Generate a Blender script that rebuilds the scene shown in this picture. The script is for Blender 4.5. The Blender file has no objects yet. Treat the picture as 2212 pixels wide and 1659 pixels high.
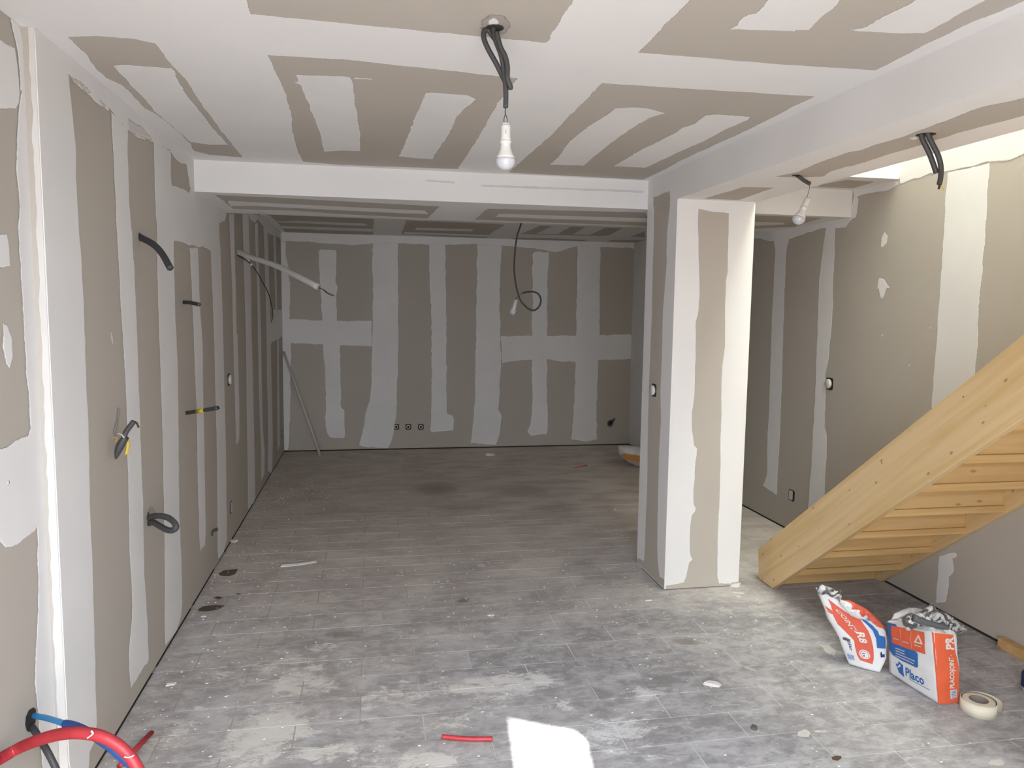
import bpy, bmesh, math, random
from mathutils import Vector, Matrix, noise
from mathutils.geometry import delaunay_2d_cdt
random.seed(7)
S = bpy.context.scene
COL = S.collection
# ------------------------------------------------------------------ camera
FPX, PITCH, ROLL, YAW, CAMH = 1635.73, -0.0994, 0.0135, 0.1852, 1.6819
_cy, _sy = math.cos(YAW), math.sin(YAW)
_f0 = Vector((_sy, _cy, 0)); _r0 = Vector((_cy, -_sy, 0)); _u0 = Vector((0, 0, 1))
FW = _f0 * math.cos(PITCH) + _u0 * math.sin(PITCH)
_u1 = -_f0 * math.sin(PITCH) + _u0 * math.cos(PITCH)
RT = _r0 * math.cos(ROLL) + _u1 * math.sin(ROLL)
UP = -_r0 * math.sin(ROLL) + _u1 * math.cos(ROLL)
CP = Vector((0, 0, CAMH))
cd = bpy.data.cameras.new('camera'); cam = bpy.data.objects.new('camera', cd); COL.objects.link(cam)
M4 = Matrix((RT, UP, -FW)).transposed().to_4x4(); M4.translation = CP
cam.matrix_world = M4
cd.sensor_width = 36; cd.lens = FPX / 2212 * 36; cd.clip_start = .02
S.camera = cam
# room, metres (x to the right wall, y into the depth, z up)
XL, XR, YB, HC = -0.987, 3.177, 8.956, 2.5
Y1, Y2, ZS = 4.67, 5.68, 2.3216
XC1, XC2, YC0, YR, YO = 1.738, 2.222, 4.188, 2.586, 4.218
XREC = XL - .035
YW = -0.45
# ------------------------------------------------------------------ light and exposure
S.view_settings.view_transform = 'Standard'; S.view_settings.look = 'None'
S.view_settings.exposure = 0.2; S.view_settings.gamma = 1; S.view_settings.use_curve_mapping = False
wd = bpy.data.worlds.new('world'); S.world = wd; wd.use_nodes = True
wd.node_tree.nodes['Background'].inputs[0].default_value = (.62, .74, 1, 1)
wd.node_tree.nodes['Background'].inputs[1].default_value = .3
def area(name, loc, rot, sx, sy, power, col, spread=180):
    l = bpy.data.lights.new(name, 'AREA'); l.shape = 'RECTANGLE'; l.size = sx; l.size_y = sy
    l.energy = power; l.color = col; l.spread = math.radians(spread)
    o = bpy.data.objects.new(name, l); o.location = loc; o.rotation_euler = rot; COL.objects.link(o); return o
# daylight through the glazed door behind the camera, and down the stairwell
area('door_daylight', (.10, YW + .03, 1.15), (math.radians(96), 0, 0), 1.9, 2.0, 100, (1.0, .93, .90))
area('door_skylight', (.10, YW + .05, 1.75), (math.radians(48), 0, 0), 1.9, .9, 66, (.66, .83, 1.0), 115)
area('stairwell_daylight', (2.7, 1.9, 4.85), (0, 0, 0), .85, 4.2, 150, (.97, 1.0, .86))
sn = bpy.data.lights.new('sun', 'SUN'); sn.energy = 30; sn.angle = math.radians(.5); sn.color = (1, .97, .92)
so = bpy.data.objects.new('sun', sn); COL.objects.link(so)
SUND = Vector((-.15, .80, -.52)).normalized()
so.rotation_euler = SUND.to_track_quat('-Z', 'Y').to_euler(); so.location = (1, -4, 5)
try:
    S.cycles.use_denoising = True; S.cycles.max_bounces = 10; S.cycles.diffuse_bounces = 7
    S.cycles.transparent_max_bounces = 12; S.cycles.sample_clamp_indirect = 6
except Exception: pass
# ------------------------------------------------------------------ pixel -> place helpers
def ray(px, py): return FW + RT * ((px - 1106) / FPX) + UP * ((829.5 - py) / FPX)
def on(px, py, ax, val):
    d = ray(px, py); return CP + d * ((val - CP[ax]) / d[ax])
def U(px, py, Y): return on(px, py, 1, Y)
def K(ox, oy, s, pts): return [(ox + x / s, oy + y / s) for x, y in pts]
# ------------------------------------------------------------------ materials
def mat(name, col, rough=.8, spec=.3, metal=0, bump=None, var=None, var_scale=3., stretch=(1, 1, 1)):
    m = bpy.data.materials.new(name); m.use_nodes = True; nt = m.node_tree; b = nt.nodes['Principled BSDF']
    b.inputs['Base Color'].default_value = (*col, 1); b.inputs['Roughness'].default_value = rough
    b.inputs['Specular IOR Level'].default_value = spec; b.inputs['Metallic'].default_value = metal
    g = nt.nodes.new('ShaderNodeNewGeometry'); mp = nt.nodes.new('ShaderNodeMapping')
    mp.inputs['Scale'].default_value = stretch; nt.links.new(g.outputs['Position'], mp.inputs[0])
    if var:
        n = nt.nodes.new('ShaderNodeTexNoise'); n.inputs['Scale'].default_value = var_scale; n.inputs['Detail'].default_value = 5
        nt.links.new(mp.outputs[0], n.inputs[0])
        r = nt.nodes.new('ShaderNodeValToRGB'); r.color_ramp.elements[0].position = .3; r.color_ramp.elements[1].position = .7
        r.color_ramp.elements[0].color = (*[c * (1 - var) for c in col], 1); r.color_ramp.elements[1].color = (*[min(1, c * (1 + var)) for c in col], 1)
        nt.links.new(n.outputs[0], r.inputs[0]); nt.links.new(r.outputs[0], b.inputs['Base Color'])
    if bump:
        n2 = nt.nodes.new('ShaderNodeTexNoise'); n2.inputs['Scale'].default_value = bump[0]; n2.inputs['Detail'].default_value = 3
        nt.links.new(mp.outputs[0], n2.inputs[0])
        bp = nt.nodes.new('ShaderNodeBump'); bp.inputs['Strength'].default_value = bump[1]; bp.inputs['Distance'].default_value = .003
        nt.links.new(n2.outputs[0], bp.inputs['Height']); nt.links.new(bp.outputs[0], b.inputs['Normal'])
    return m
def feather(m):
    """lets the compound run out to nothing at its edges"""
    nt = m.node_tree; b = nt.nodes['Principled BSDF']; out = nt.nodes['Material Output']
    a = nt.nodes.new('ShaderNodeAttribute'); a.attribute_name = 'cover'
    n = nt.nodes.new('ShaderNodeTexNoise'); n.inputs['Scale'].default_value = 70; n.inputs['Detail'].default_value = 2
    g = nt.nodes.new('ShaderNodeNewGeometry'); nt.links.new(g.outputs['Position'], n.inputs[0])
    ad = nt.nodes.new('ShaderNodeMath'); ad.operation = 'ADD'; nt.links.new(a.outputs['Fac'], ad.inputs[0]); nt.links.new(n.outputs[0], ad.inputs[1])
    mr = nt.nodes.new('ShaderNodeMapRange'); mr.inputs[1].default_value = .62; mr.inputs[2].default_value = 1.05
    nt.links.new(ad.outputs[0], mr.inputs[0]); nt.links.new(mr.outputs[0], b.inputs['Alpha'])
    return m
WHITE = (.74, .735, .735); BOARD = (.46, .424, .378)
M = {}
M['white'] = mat('joint_compound_base', WHITE, .85, .2, var=.025, var_scale=2.2, bump=(14, .08))
M['band'] = feather(mat('joint_compound', WHITE, .85, .2, var=.03, var_scale=3, bump=(20, .1)))
M['board'] = mat('plasterboard_paper', BOARD, .9, .15, var=.03, var_scale=1.4, bump=(180, .05))
M['panel'] = feather(mat('plasterboard_paper_patch', BOARD, .9, .15, var=.03, var_scale=1.4))
M['thin'] = feather(mat('thin_compound_skim', tuple(.55 * a + .45 * b for a, b in zip(WHITE, BOARD)), .85, .2, var=.04, var_scale=6))
M['dark'] = mat('dark_gap', (.03, .027, .024), .9)
M['smudge'] = feather(mat('grey_smudge', (.36, .33, .31), .9, .1))
M['faint'] = feather(mat('faint_grey_mark', (.60, .59, .575), .9, .1))
M['black'] = mat('black_conduit', (.05, .05, .053), .5, .5)
M['black2'] = mat('black_wire', (.03, .022, .02), .5, .4)
M['red'] = mat('red_conduit', (.44, .035, .045), .45, .5, var=.1, var_scale=30)
M['blue'] = mat('blue_pipe', (.04, .23, .50), .4, .5)
M['dblue'] = mat('dark_blue_conduit', (.025, .085, .30), .45, .5)
M['yellow'] = mat('yellow_tape', (.62, .45, .04), .5)
M['plastic'] = mat('white_plastic', (.64, .63, .61), .35, .5)
M['sleeve'] = mat('grey_white_sleeve', (.55, .54, .52), .55)
M['glass'] = mat('opal_bulb', (.50, .50, .54), .12, .6)
M['greybox'] = mat('grey_box', (.10, .10, .10), .6)
M['grout'] = None
M['chip'] = mat('plaster_chip_white', (.66, .64, .62), .9)
M['chipd'] = mat('plaster_crumbs_grey', (.45, .43, .41), .9)
M['tape'] = mat('cream_paper_tape', (.72, .68, .56), .8, var=.03, var_scale=200, stretch=(.02, .02, 1))
M['core'] = mat('cardboard_core', (.24, .21, .19), .9)
M['paperbag'] = mat('bag_paper_white', (.68, .69, .70), .75, var=.06, var_scale=9, bump=(25, .5))
M['orange'] = mat('bag_print_orange', (.68, .12, .05), .7, var=.06, var_scale=12)
M['bagblue'] = mat('bag_print_blue', (.03, .13, .38), .7)
M['bagred'] = mat('bag_print_red', (.62, .115, .075), .7)
M['navy'] = mat('bag_print_navy', (.02, .04, .14), .7)
M['brown'] = mat('damp_brown_stain', (.115, .078, .058), .6)
def liner():
    m = mat('crumpled_liner_film', (.1, .1, .1), .55, .5); nt = m.node_tree; b = nt.nodes['Principled BSDF']
    n = nt.nodes.new('ShaderNodeTexNoise'); n.inputs['Scale'].default_value = 22; n.inputs['Detail'].default_value = 5; n.inputs['Distortion'].default_value = 1.5
    tc = nt.nodes.new('ShaderNodeNewGeometry'); nt.links.new(tc.outputs['Position'], n.inputs[0])
    r = nt.nodes.new('ShaderNodeValToRGB'); e = r.color_ramp.elements
    e[0].position = .49; e[0].color = (.075, .075, .08, 1); e[1].position = .57; e[1].color = (.55, .55, .55, 1)
    nt.links.new(n.outputs[0], r.inputs[0]); nt.links.new(r.outputs[0], b.inputs['Base Color']); return m
M['liner'] = liner()
def wood(name, axis_rot, c1, c2, knots=True):
    m = mat(name, c1, .45, .35); nt = m.node_tree; b = nt.nodes['Principled BSDF']
    g = nt.nodes.new('ShaderNodeNewGeometry'); mp = nt.nodes.new('ShaderNodeMapping'); mp.vector_type = 'TEXTURE'
    mp.inputs['Rotation'].default_value = axis_rot
    nt.links.new(g.outputs['Position'], mp.inputs[0])
    oi = nt.nodes.new('ShaderNodeObjectInfo'); va = nt.nodes.new('ShaderNodeVectorMath'); va.operation = 'ADD'
    mu = nt.nodes.new('ShaderNodeMath'); mu.operation = 'MULTIPLY'; mu.inputs[1].default_value = 9; nt.links.new(oi.outputs['Random'], mu.inputs[0])
    nt.links.new(mp.outputs[0], va.inputs[0]); nt.links.new(mu.outputs[0], va.inputs[1])
    sc = nt.nodes.new('ShaderNodeVectorMath'); sc.operation = 'MULTIPLY'; sc.inputs[1].default_value = (1.2, 1.2, 26) if 'long' in name else (1.2, 20, 26)
    if 'long' in name: sc.inputs[1].default_value = (9, 1.1, 24)
    nt.links.new(va.outputs[0], sc.inputs[0])
    n = nt.nodes.new('ShaderNodeTexNoise'); n.inputs['Scale'].default_value = 1; n.inputs['Detail'].default_value = 4; n.inputs['Distortion'].default_value = .6
    nt.links.new(sc.outputs[0], n.inputs[0])
    r = nt.nodes.new('ShaderNodeValToRGB'); e = r.color_ramp.elements; e[0].position = .35; e[0].color = (*c2, 1); e[1].position = .62; e[1].color = (*c1, 1)
    nt.links.new(n.outputs[0], r.inputs[0]); last = r.outputs[0]
    v = nt.nodes.new('ShaderNodeTexVoronoi'); v.inputs['Scale'].default_value = 1; v.inputs['Randomness'].default_value = 1
    s2 = nt.nodes.new('ShaderNodeVectorMath'); s2.operation = 'MULTIPLY'
    s2.inputs[1].default_value = (9, 8, 15) if 'long' in name else (5, 9, 12)
    nt.links.new(va.outputs[0], s2.inputs[0]); nt.links.new(s2.outputs[0], v.inputs[0])
    mr = nt.nodes.new('ShaderNodeMapRange'); mr.inputs[1].default_value = .05; mr.inputs[2].default_value = .11; mr.inputs[3].default_value = 1; mr.inputs[4].default_value = 0
    nt.links.new(v.outputs['Distance'], mr.inputs[0])
    mx = nt.nodes.new('ShaderNodeMix'); mx.data_type = 'RGBA'; nt.links.new(mr.outputs[0], mx.inputs[0]); nt.links.new(last, mx.inputs[6])
    mx.inputs[7].default_value = (.36, .21, .09, 1); nt.links.new(mx.outputs[2], b.inputs['Base Color'])
    return m
PITCHS = math.atan(.765)
M['wood_s'] = wood('spruce_long_stringer', (-PITCHS, 0, 0), (.68, .50, .275), (.60, .415, .195))
M['wood_t'] = wood('spruce_board', (0, 0, 0), (.60, .40, .185), (.52, .325, .13))
def floor_mat(name, tile=True):
    m = mat(name, (.3, .3, .3), .68, .35); nt = m.node_tree; b = nt.nodes['Principled BSDF']; L = nt.links.new
    g = nt.nodes.new('ShaderNodeNewGeometry'); P = g.outputs['Position']
    def nz(scale, detail=4, stretch=(1, 1, 1), dist=0, rough=.55):
        mp = nt.nodes.new('ShaderNodeMapping'); mp.inputs['Scale'].default_value = stretch; L(P, mp.inputs[0])
        n = nt.nodes.new('ShaderNodeTexNoise'); n.inputs['Scale'].default_value = scale; n.inputs['Detail'].default_value = detail
        n.inputs['Distortion'].default_value = dist; n.inputs['Roughness'].default_value = rough; L(mp.outputs[0], n.inputs[0]); return n.outputs[0]
    def mth(op, a, c, clamp=False):
        q = nt.nodes.new('ShaderNodeMath'); q.operation = op; q.use_clamp = clamp
        for i, x in enumerate((a, c)):
            if isinstance(x, (int, float)): q.inputs[i].default_value = x
            else: L(x, q.inputs[i])
        return q.outputs[0]
    def rng(x, a, c, lo=0., hi=1.):
        q = nt.nodes.new('ShaderNodeMapRange'); q.interpolation_type = 'SMOOTHSTEP'; L(x, q.inputs[0])
        for i, v in enumerate((a, c, lo, hi)): q.inputs[i + 1].default_value = v
        return q.outputs[0]
    def mix(f, a, c):
        q = nt.nodes.new('ShaderNodeMix'); q.data_type = 'RGBA'
        if isinstance(f, float): q.inputs[0].default_value = f
        else: L(f, q.inputs[0])
        for i, x in ((6, a), (7, c)):
            if isinstance(x, tuple): q.inputs[i].default_value = (*x, 1)
            else: L(x, q.inputs[i])
        return q.outputs[2]
    streak = nz(11, 7, (1, 1.5, 1), .4, .68); big = nz(2.4, 4, (1, 1.3, 1), .4); fine = nz(60, 3, (1, 2, 1), .3, .6)
    t = mth('ADD', mth('MULTIPLY', streak, .6), mth('MULTIPLY', big, .4))
    base = mix(rng(t, .40, .62), (.255, .25, .265), (.475, .472, .495))
    base = mix(rng(fine, .56, .72, 0, .30), base, (.585, .585, .60))
    base = mix(rng(nz(24, 4, (1, 1.7, 1), .6, .6), .60, .70, 0, .30), base, (.15, .142, .145))
    if tile:
        oi = nt.nodes.new('ShaderNodeObjectInfo')
        base = mix(rng(oi.outputs['Random'], 0, 1, 0, .16), base, (.56, .55, .54))
    sx = nt.nodes.new('ShaderNodeSeparateXYZ'); L(P, sx.inputs[0]); X, Y = sx.outputs[0], sx.outputs[1]
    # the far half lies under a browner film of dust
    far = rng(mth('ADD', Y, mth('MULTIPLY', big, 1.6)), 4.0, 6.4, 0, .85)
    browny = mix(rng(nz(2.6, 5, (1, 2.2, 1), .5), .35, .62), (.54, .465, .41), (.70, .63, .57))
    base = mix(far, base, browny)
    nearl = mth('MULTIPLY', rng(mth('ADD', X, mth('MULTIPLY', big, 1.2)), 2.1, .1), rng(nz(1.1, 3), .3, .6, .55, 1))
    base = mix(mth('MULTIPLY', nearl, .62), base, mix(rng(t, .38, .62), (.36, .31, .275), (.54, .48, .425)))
    fl1 = nz(34, 5, (1, 3.4, 1), .7, .7)
    base = mix(rng(fl1, .56, .70, 0, .38), base, (.60, .585, .57))
    base = mix(rng(fl1, .43, .33, 0, .38), base, (.17, .15, .145))
    # fallen plaster dust, plus the painted haze around the sun patch
    w1 = nz(3.4, 6, (1, 1.3, 1), .9, .65); w2 = nz(14, 5, (1, 1.7, 1), .9, .65)
    tot = None
    for cx, cy, rx, ry, k in DUST_HAZE:
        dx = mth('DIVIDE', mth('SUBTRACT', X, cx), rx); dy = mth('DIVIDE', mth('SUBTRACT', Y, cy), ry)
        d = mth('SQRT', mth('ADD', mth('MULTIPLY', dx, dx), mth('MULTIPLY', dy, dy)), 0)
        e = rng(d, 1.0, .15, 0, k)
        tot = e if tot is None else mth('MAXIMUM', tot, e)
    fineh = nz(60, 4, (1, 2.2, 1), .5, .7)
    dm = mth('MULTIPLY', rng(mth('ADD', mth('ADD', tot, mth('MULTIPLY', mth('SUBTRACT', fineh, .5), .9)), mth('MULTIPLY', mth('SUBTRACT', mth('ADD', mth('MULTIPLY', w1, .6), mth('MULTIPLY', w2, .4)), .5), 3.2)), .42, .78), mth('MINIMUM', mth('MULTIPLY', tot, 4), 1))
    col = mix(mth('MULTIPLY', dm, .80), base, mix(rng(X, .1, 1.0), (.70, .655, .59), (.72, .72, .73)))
    gen = mth('MULTIPLY', rng(mth('ADD', w2, mth('MULTIPLY', w1, .5)), .80, .95), .45)
    gen = mth('MULTIPLY', gen, rng(Y, 6.5, 4.0, .35, 1))
    col = mix(gen, col, (.65, .65, .655))
    # darker damp / worn patches
    for cx, cy, rx, ry, k in WORN:
        dx = mth('DIVIDE', mth('SUBTRACT', X, cx), rx); dy = mth('DIVIDE', mth('SUBTRACT', Y, cy), ry)
        d = mth('SQRT', mth('ADD', mth('MULTIPLY', dx, dx), mth('MULTIPLY', dy, dy)), 0)
        col = mix(mth('MULTIPLY', rng(mth('ADD', d, mth('MULTIPLY', w2, .8)), 1.35, .7), k), col, (.20, .15, .125))
    L(col, b.inputs['Base Color'])
    bp = nt.nodes.new('ShaderNodeBump'); bp.inputs['Strength'].default_value = .25; bp.inputs['Distance'].default_value = .004
    L(mth('ADD', mth('MULTIPLY', streak, .6), mth('MULTIPLY', dm, .6)), bp.inputs['Height']); L(bp.outputs[0], b.inputs['Normal'])
    return m
def fl(px, py): return on(px, py, 2, 0)
DUST_HAZE = []  # plaster dust; blobs near the sun patch also paint its bluish-white haze
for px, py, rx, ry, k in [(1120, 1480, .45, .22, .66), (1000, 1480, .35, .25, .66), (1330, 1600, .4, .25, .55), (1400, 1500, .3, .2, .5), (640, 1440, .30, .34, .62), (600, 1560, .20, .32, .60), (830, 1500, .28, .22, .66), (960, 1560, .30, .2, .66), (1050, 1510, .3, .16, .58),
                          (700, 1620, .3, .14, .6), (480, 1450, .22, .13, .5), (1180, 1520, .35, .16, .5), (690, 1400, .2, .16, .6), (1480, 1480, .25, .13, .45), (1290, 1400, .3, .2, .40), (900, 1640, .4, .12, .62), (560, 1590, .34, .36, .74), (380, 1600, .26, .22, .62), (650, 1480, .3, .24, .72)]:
    p = fl(px, py); DUST_HAZE.append((p.x, p.y, rx, ry, k))
WORN = []
for px, py, rx, ry, k in [(1000, 1297, .07, .05, .8), (940, 1055, .30, .35, .55), (1130, 1060, .35, .3, .4), (1340, 1000, .3, .4, .35), (740, 1370, .16, .06, .6), (1480, 1385, .10, .07, .5), (1200, 1100, .3, .2, .3), (1010, 1095, .4, .2, .3)]:
    p = fl(px, py); WORN.append((p.x, p.y, rx, ry, k))
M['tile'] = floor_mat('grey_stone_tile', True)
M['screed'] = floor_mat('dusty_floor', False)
def grout():
    m = mat('light_grout', (.6, .6, .6), .95, .1); nt = m.node_tree; L = nt.links.new; b = nt.nodes['Principled BSDF']
    g_ = nt.nodes.new('ShaderNodeNewGeometry'); sx = nt.nodes.new('ShaderNodeSeparateXYZ'); L(g_.outputs['Position'], sx.inputs[0])
    n = nt.nodes.new('ShaderNodeTexNoise'); n.inputs['Scale'].default_value = 2.6; n.inputs['Detail'].default_value = 4; L(g_.outputs['Position'], n.inputs[0])
    a = nt.nodes.new('ShaderNodeMath'); a.operation = 'MULTIPLY_ADD'; L(n.outputs[0], a.inputs[0]); a.inputs[1].default_value = 4.2; L(sx.outputs[0], a.inputs[2])
    r = nt.nodes.new('ShaderNodeMapRange'); r.inputs[1].default_value = 2.0; r.inputs[2].default_value = 3.6; L(a.outputs[0], r.inputs[0])
    y = nt.nodes.new('ShaderNodeMapRange'); L(sx.outputs[1], y.inputs[0]); y.inputs[1].default_value = 5.6; y.inputs[2].default_value = 4.0
    mu = nt.nodes.new('ShaderNodeMath'); mu.operation = 'MULTIPLY'; L(r.outputs[0], mu.inputs[0]); L(y.outputs[0], mu.inputs[1])
    x = nt.nodes.new('ShaderNodeMix'); x.data_type = 'RGBA'; L(mu.outputs[0], x.inputs[0]); x.inputs[6].default_value = (.40, .365, .33, 1); x.inputs[7].default_value = (.76, .75, .75, 1)
    L(x.outputs[2], b.inputs['Base Color']); return m
M['grout'] = grout()
# ------------------------------------------------------------------ object helpers
def link(name, me, m, parent=None):
    o = bpy.data.objects.new(name, me); COL.objects.link(o)
    if m: me.materials.append(m)
    if parent: o.parent = parent
    return o
def tag(o, label=None, cat=None, group=None, kind=None):
    if label: o['label'] = label
    if cat: o['category'] = cat
    if group: o['group'] = group
    if kind: o['kind'] = kind
    return o
def empty(name, loc, label, cat, group=None):
    o = bpy.data.objects.new(name, None); o.location = loc; COL.objects.link(o); o.empty_display_size = .05
    EMP.append(o); return tag(o, label, cat, group)
EMP = []
def par(o, p):
    """parent keeping world placement (parents are only ever translated)"""
    o.parent = p; o.location = o.location - p.location; return o
def mesh(name, vs, fs, m, parent=None, smooth=False):
    me = bpy.data.meshes.new(name); me.from_pydata([tuple(v) for v in vs], [], fs); me.update()
    if smooth:
        for p in me.polygons: p.use_smooth = True
    o = link(name, me, m)
    if parent: par(o, parent)
    return o
def boxes(name, bl, m, parent=None, bevel=0):
    bm = bmesh.new()
    for (x0, y0, z0, x1, y1, z1) in bl:
        r = bmesh.ops.create_cube(bm, size=1)
        for v in r['verts']:
            v.co = Vector(((x0 + x1) / 2 + v.co.x * (x1 - x0), (y0 + y1) / 2 + v.co.y * (y1 - y0), (z0 + z1) / 2 + v.co.z * (z1 - z0)))
    if bevel: bmesh.ops.bevel(bm, geom=bm.edges[:], offset=bevel, segments=2, affect='EDGES')
    me = bpy.data.meshes.new(name); bm.to_mesh(me); bm.free()
    o = link(name, me, m)
    if parent: par(o, parent)
    return o
def smooth_path(pts, n=6):
    pts = [Vector(p) for p in pts]
    if len(pts) < 3: return pts
    out = []
    P = [pts[0] * 2 - pts[1]] + pts + [pts[-1] * 2 - pts[-2]]
    for i in range(1, len(P) - 2):
        a, b, c, d = P[i - 1:i + 3]
        for k in range(n):
            t = k / n
            out.append(.5 * ((2 * b) + (c - a) * t + (2 * a - 5 * b + 4 * c - d) * t * t + (3 * b - a - 3 * c + d) * t ** 3))
    out.append(pts[-1]); return out
def tube(name, pts, r, m, parent=None, sides=10, n=6, ribs=0, flat=1.0, hollow=False, rad=None):
    """pipe along a smoothed path; ribs = pitch of corrugation in metres"""
    path = smooth_path(pts, n)
    if ribs:
        q = [path[0]]; acc = 0
        for a, b in zip(path, path[1:]):
            L_ = (b - a).length; k = max(1, int(round(L_ / (ribs / 2))))
            for j in range(1, k + 1): q.append(a.lerp(b, j / k))
        path = q
    vs, fs = [], []; nrm = None
    for i, p in enumerate(path):
        t = (path[min(i + 1, len(path) - 1)] - path[max(i - 1, 0)]).normalized()
        if nrm is None:
            nrm = t.orthogonal().normalized() if abs(t.z) > .9 else t.cross(Vector((0, 0, 1))).normalized()
        nrm = (nrm - t * nrm.dot(t)).normalized(); bi = t.cross(nrm)
        rr = r if not rad else r * rad(i / (len(path) - 1))
        if ribs: rr *= (1.0 if i % 2 else .86)
        for k in range(sides):
            a = 2 * math.pi * k / sides
            vs.append(p + nrm * (rr * math.cos(a)) + bi * (rr * flat * math.sin(a)))
    for i in range(len(path) - 1):
        for k in range(sides):
            a, b = i * sides + k, i * sides + (k + 1) % sides
            fs.append((a, b, b + sides, a + sides))
    fs.append(tuple(range(sides))[::-1]); fs.append(tuple(range(len(vs) - sides, len(vs))))
    return mesh(name, vs, fs, m, parent, True)
def lathe(name, prof, m, origin, axis=(0, 0, 1), parent=None, seg=28):
    ax = Vector(axis).normalized(); q = Vector((0, 0, 1)).rotation_difference(ax)
    vs, fs = [], []
    for r, z in prof:
        for k in range(seg):
            a = 2 * math.pi * k / seg
            vs.append(Vector(origin) + q @ Vector((r * math.cos(a), r * math.sin(a), z)))
    for i in range(len(prof) - 1):
        for k in range(seg):
            a, b = i * seg + k, i * seg + (k + 1) % seg
            fs.append((a, b, b + seg, a + seg))
    fs.append(tuple(range(seg))[::-1]); fs.append(tuple(range(len(vs) - seg, len(vs))))
    return mesh(name, vs, fs, m, parent, True)
# ---- flat compound bands / board patches laid on a plane of the room
LAY = [0]
def patch(name, surf, pts, m, parent, jit=.003, fw=.009, lab=None, step=.03, d0=.0006):
    """surf = (axis, value, sign of the free side, (lo,hi),(lo,hi) clamps); pts in photo pixels"""
    ax, val, sgn, c1, c2 = surf
    o1, o2 = [i for i in range(3) if i != ax]
    q = []
    for px, py in pts:
        w = on(px, py, ax, val); q.append(Vector((min(max(w[o1], c1[0]), c1[1]), min(max(w[o2], c2[0]), c2[1]))))
    q = [p for i, p in enumerate(q) if (p - q[i - 1]).length > 1e-4]
    ar = sum(a.x * b.y - b.x * a.y for a, b in zip(q, q[1:] + q[:1]))
    if ar < 0: q.reverse()
    d = []
    s0 = random.random() * 100
    for a, b in zip(q, q[1:] + q[:1]):
        L_ = (b - a).length; n = max(1, int(L_ / step)); t = (b - a).normalized(); nn = Vector((t.y, -t.x))
        edge = any((abs(a[i] - c[j]) < 1e-3 and abs(b[i] - c[j]) < 1e-3) for i, c in ((0, c1), (1, c2)) for j in (0, 1))
        for k in range(n):
            p = a.lerp(b, k / n)
            if not edge and k: p = p + nn * jit * 2 * noise.noise(Vector((p.x * 14 + s0, p.y * 14, s0))) + nn * jit * .7 * noise.noise(Vector((p.x * 60, p.y * 60, s0)))
            d.append((p, edge))
    N = len(d); inner = []
    for i in range(N):
        p0, p, p1 = d[i - 1][0], d[i][0], d[(i + 1) % N][0]
        t0 = (p - p0); t1 = (p1 - p)
        if t0.length < 1e-6: t0 = t1
        if t1.length < 1e-6: t1 = t0
        n0 = Vector((-t0.y, t0.x)).normalized(); n1 = Vector((-t1.y, t1.x)).normalized(); nn = (n0 + n1)
        nn = nn.normalized() if nn.length > .3 else n0
        inner.append(p + nn * (fw if not d[i][1] else .0005))
    LAY[0] += 1
    off = d0 + (LAY[0] % 60) * .00002
    vs = []
    def w3(p, dd):
        v = Vector((0, 0, 0)); v[ax] = val + sgn * dd; v[o1] = p.x; v[o2] = p.y; return v
    outer = [p for p, e in d]; keep = []
    for p, eg in zip(inner, [q_[1] for q_ in d]):
        ins = False; md = 9
        for (a, b) in zip(outer, outer[1:] + outer[:1]):
            if (a.y > p.y) != (b.y > p.y) and p.x < (b.x - a.x) * (p.y - a.y) / (b.y - a.y) + a.x: ins = not ins
            ab = b - a; t_ = max(0, min(1, (p - a).dot(ab) / max(ab.length_squared, 1e-12))); md = min(md, (a + ab * t_ - p).length)
        if ins and md > .0004: keep.append((p, 1.0 if eg else md))
    cdt = delaunay_2d_cdt(outer + [p for p, m_ in keep], [], [list(range(N))], 1, 1e-6)
    val_in = [1.0 if d[i][1] else 0.0 for i in range(N)] + [1.0 if m_ > fw * .7 else .55 for p, m_ in keep]
    vals = [max([val_in[i] for i in og] or [0.0]) for og in cdt[3]]
    vs = [w3(p, .0002 if any(j < N and d[j][1] for j in cdt[3][i]) else off if vals[i] > .5 else off * .5) for i, p in enumerate(cdt[0])]
    fs = [tuple(f) for f in cdt[2]]
    if (sgn > 0) != (ax != 1): fs = [f[::-1] for f in fs]
    o = mesh(name, vs, fs, m)
    at = o.data.attributes.new('cover', 'FLOAT', 'POINT'); at.data.foreach_set('value', vals)
    if parent: par(o, parent)
    if lab: o['label'] = lab
    return o
# ------------------------------------------------------------------ the setting
def struct(name, bl, m, label, cat='structure', bevel=0):
    o = boxes(name, bl, m, bevel=bevel); tag(o, label, None, None, 'structure'); return o
T = .1; V3 = lambda *a: Vector(a)
FE = 3.747 + 13 * .1855
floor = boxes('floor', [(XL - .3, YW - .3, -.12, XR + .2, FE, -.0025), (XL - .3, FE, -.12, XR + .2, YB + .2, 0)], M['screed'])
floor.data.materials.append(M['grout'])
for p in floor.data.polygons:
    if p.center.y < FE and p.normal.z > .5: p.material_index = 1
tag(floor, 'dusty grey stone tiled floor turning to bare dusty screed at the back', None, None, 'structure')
G0 = .012
wl = struct('wall_left', [(XREC - T, YR, G0, XL, YB + T, HC + .05), (XREC - T, YW - .1, G0, XREC, YR, HC + .05)], M['board'],
            'left plasterboard wall with vertical compound bands and pipes coming out')
wb = struct('wall_back', [(XL - T, YB, G0, XR + T, YB + T, HC + .05)], M['board'], 'dim far plasterboard wall with crossing compound bands')
wr = struct('wall_right', [(XR, YO, G0, XR + T, YB + T, HC + .05), (XR, YW - .1, G0, XR + T, YO, 5.0)], M['board'], 'right plasterboard wall running behind the wooden stair')
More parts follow.
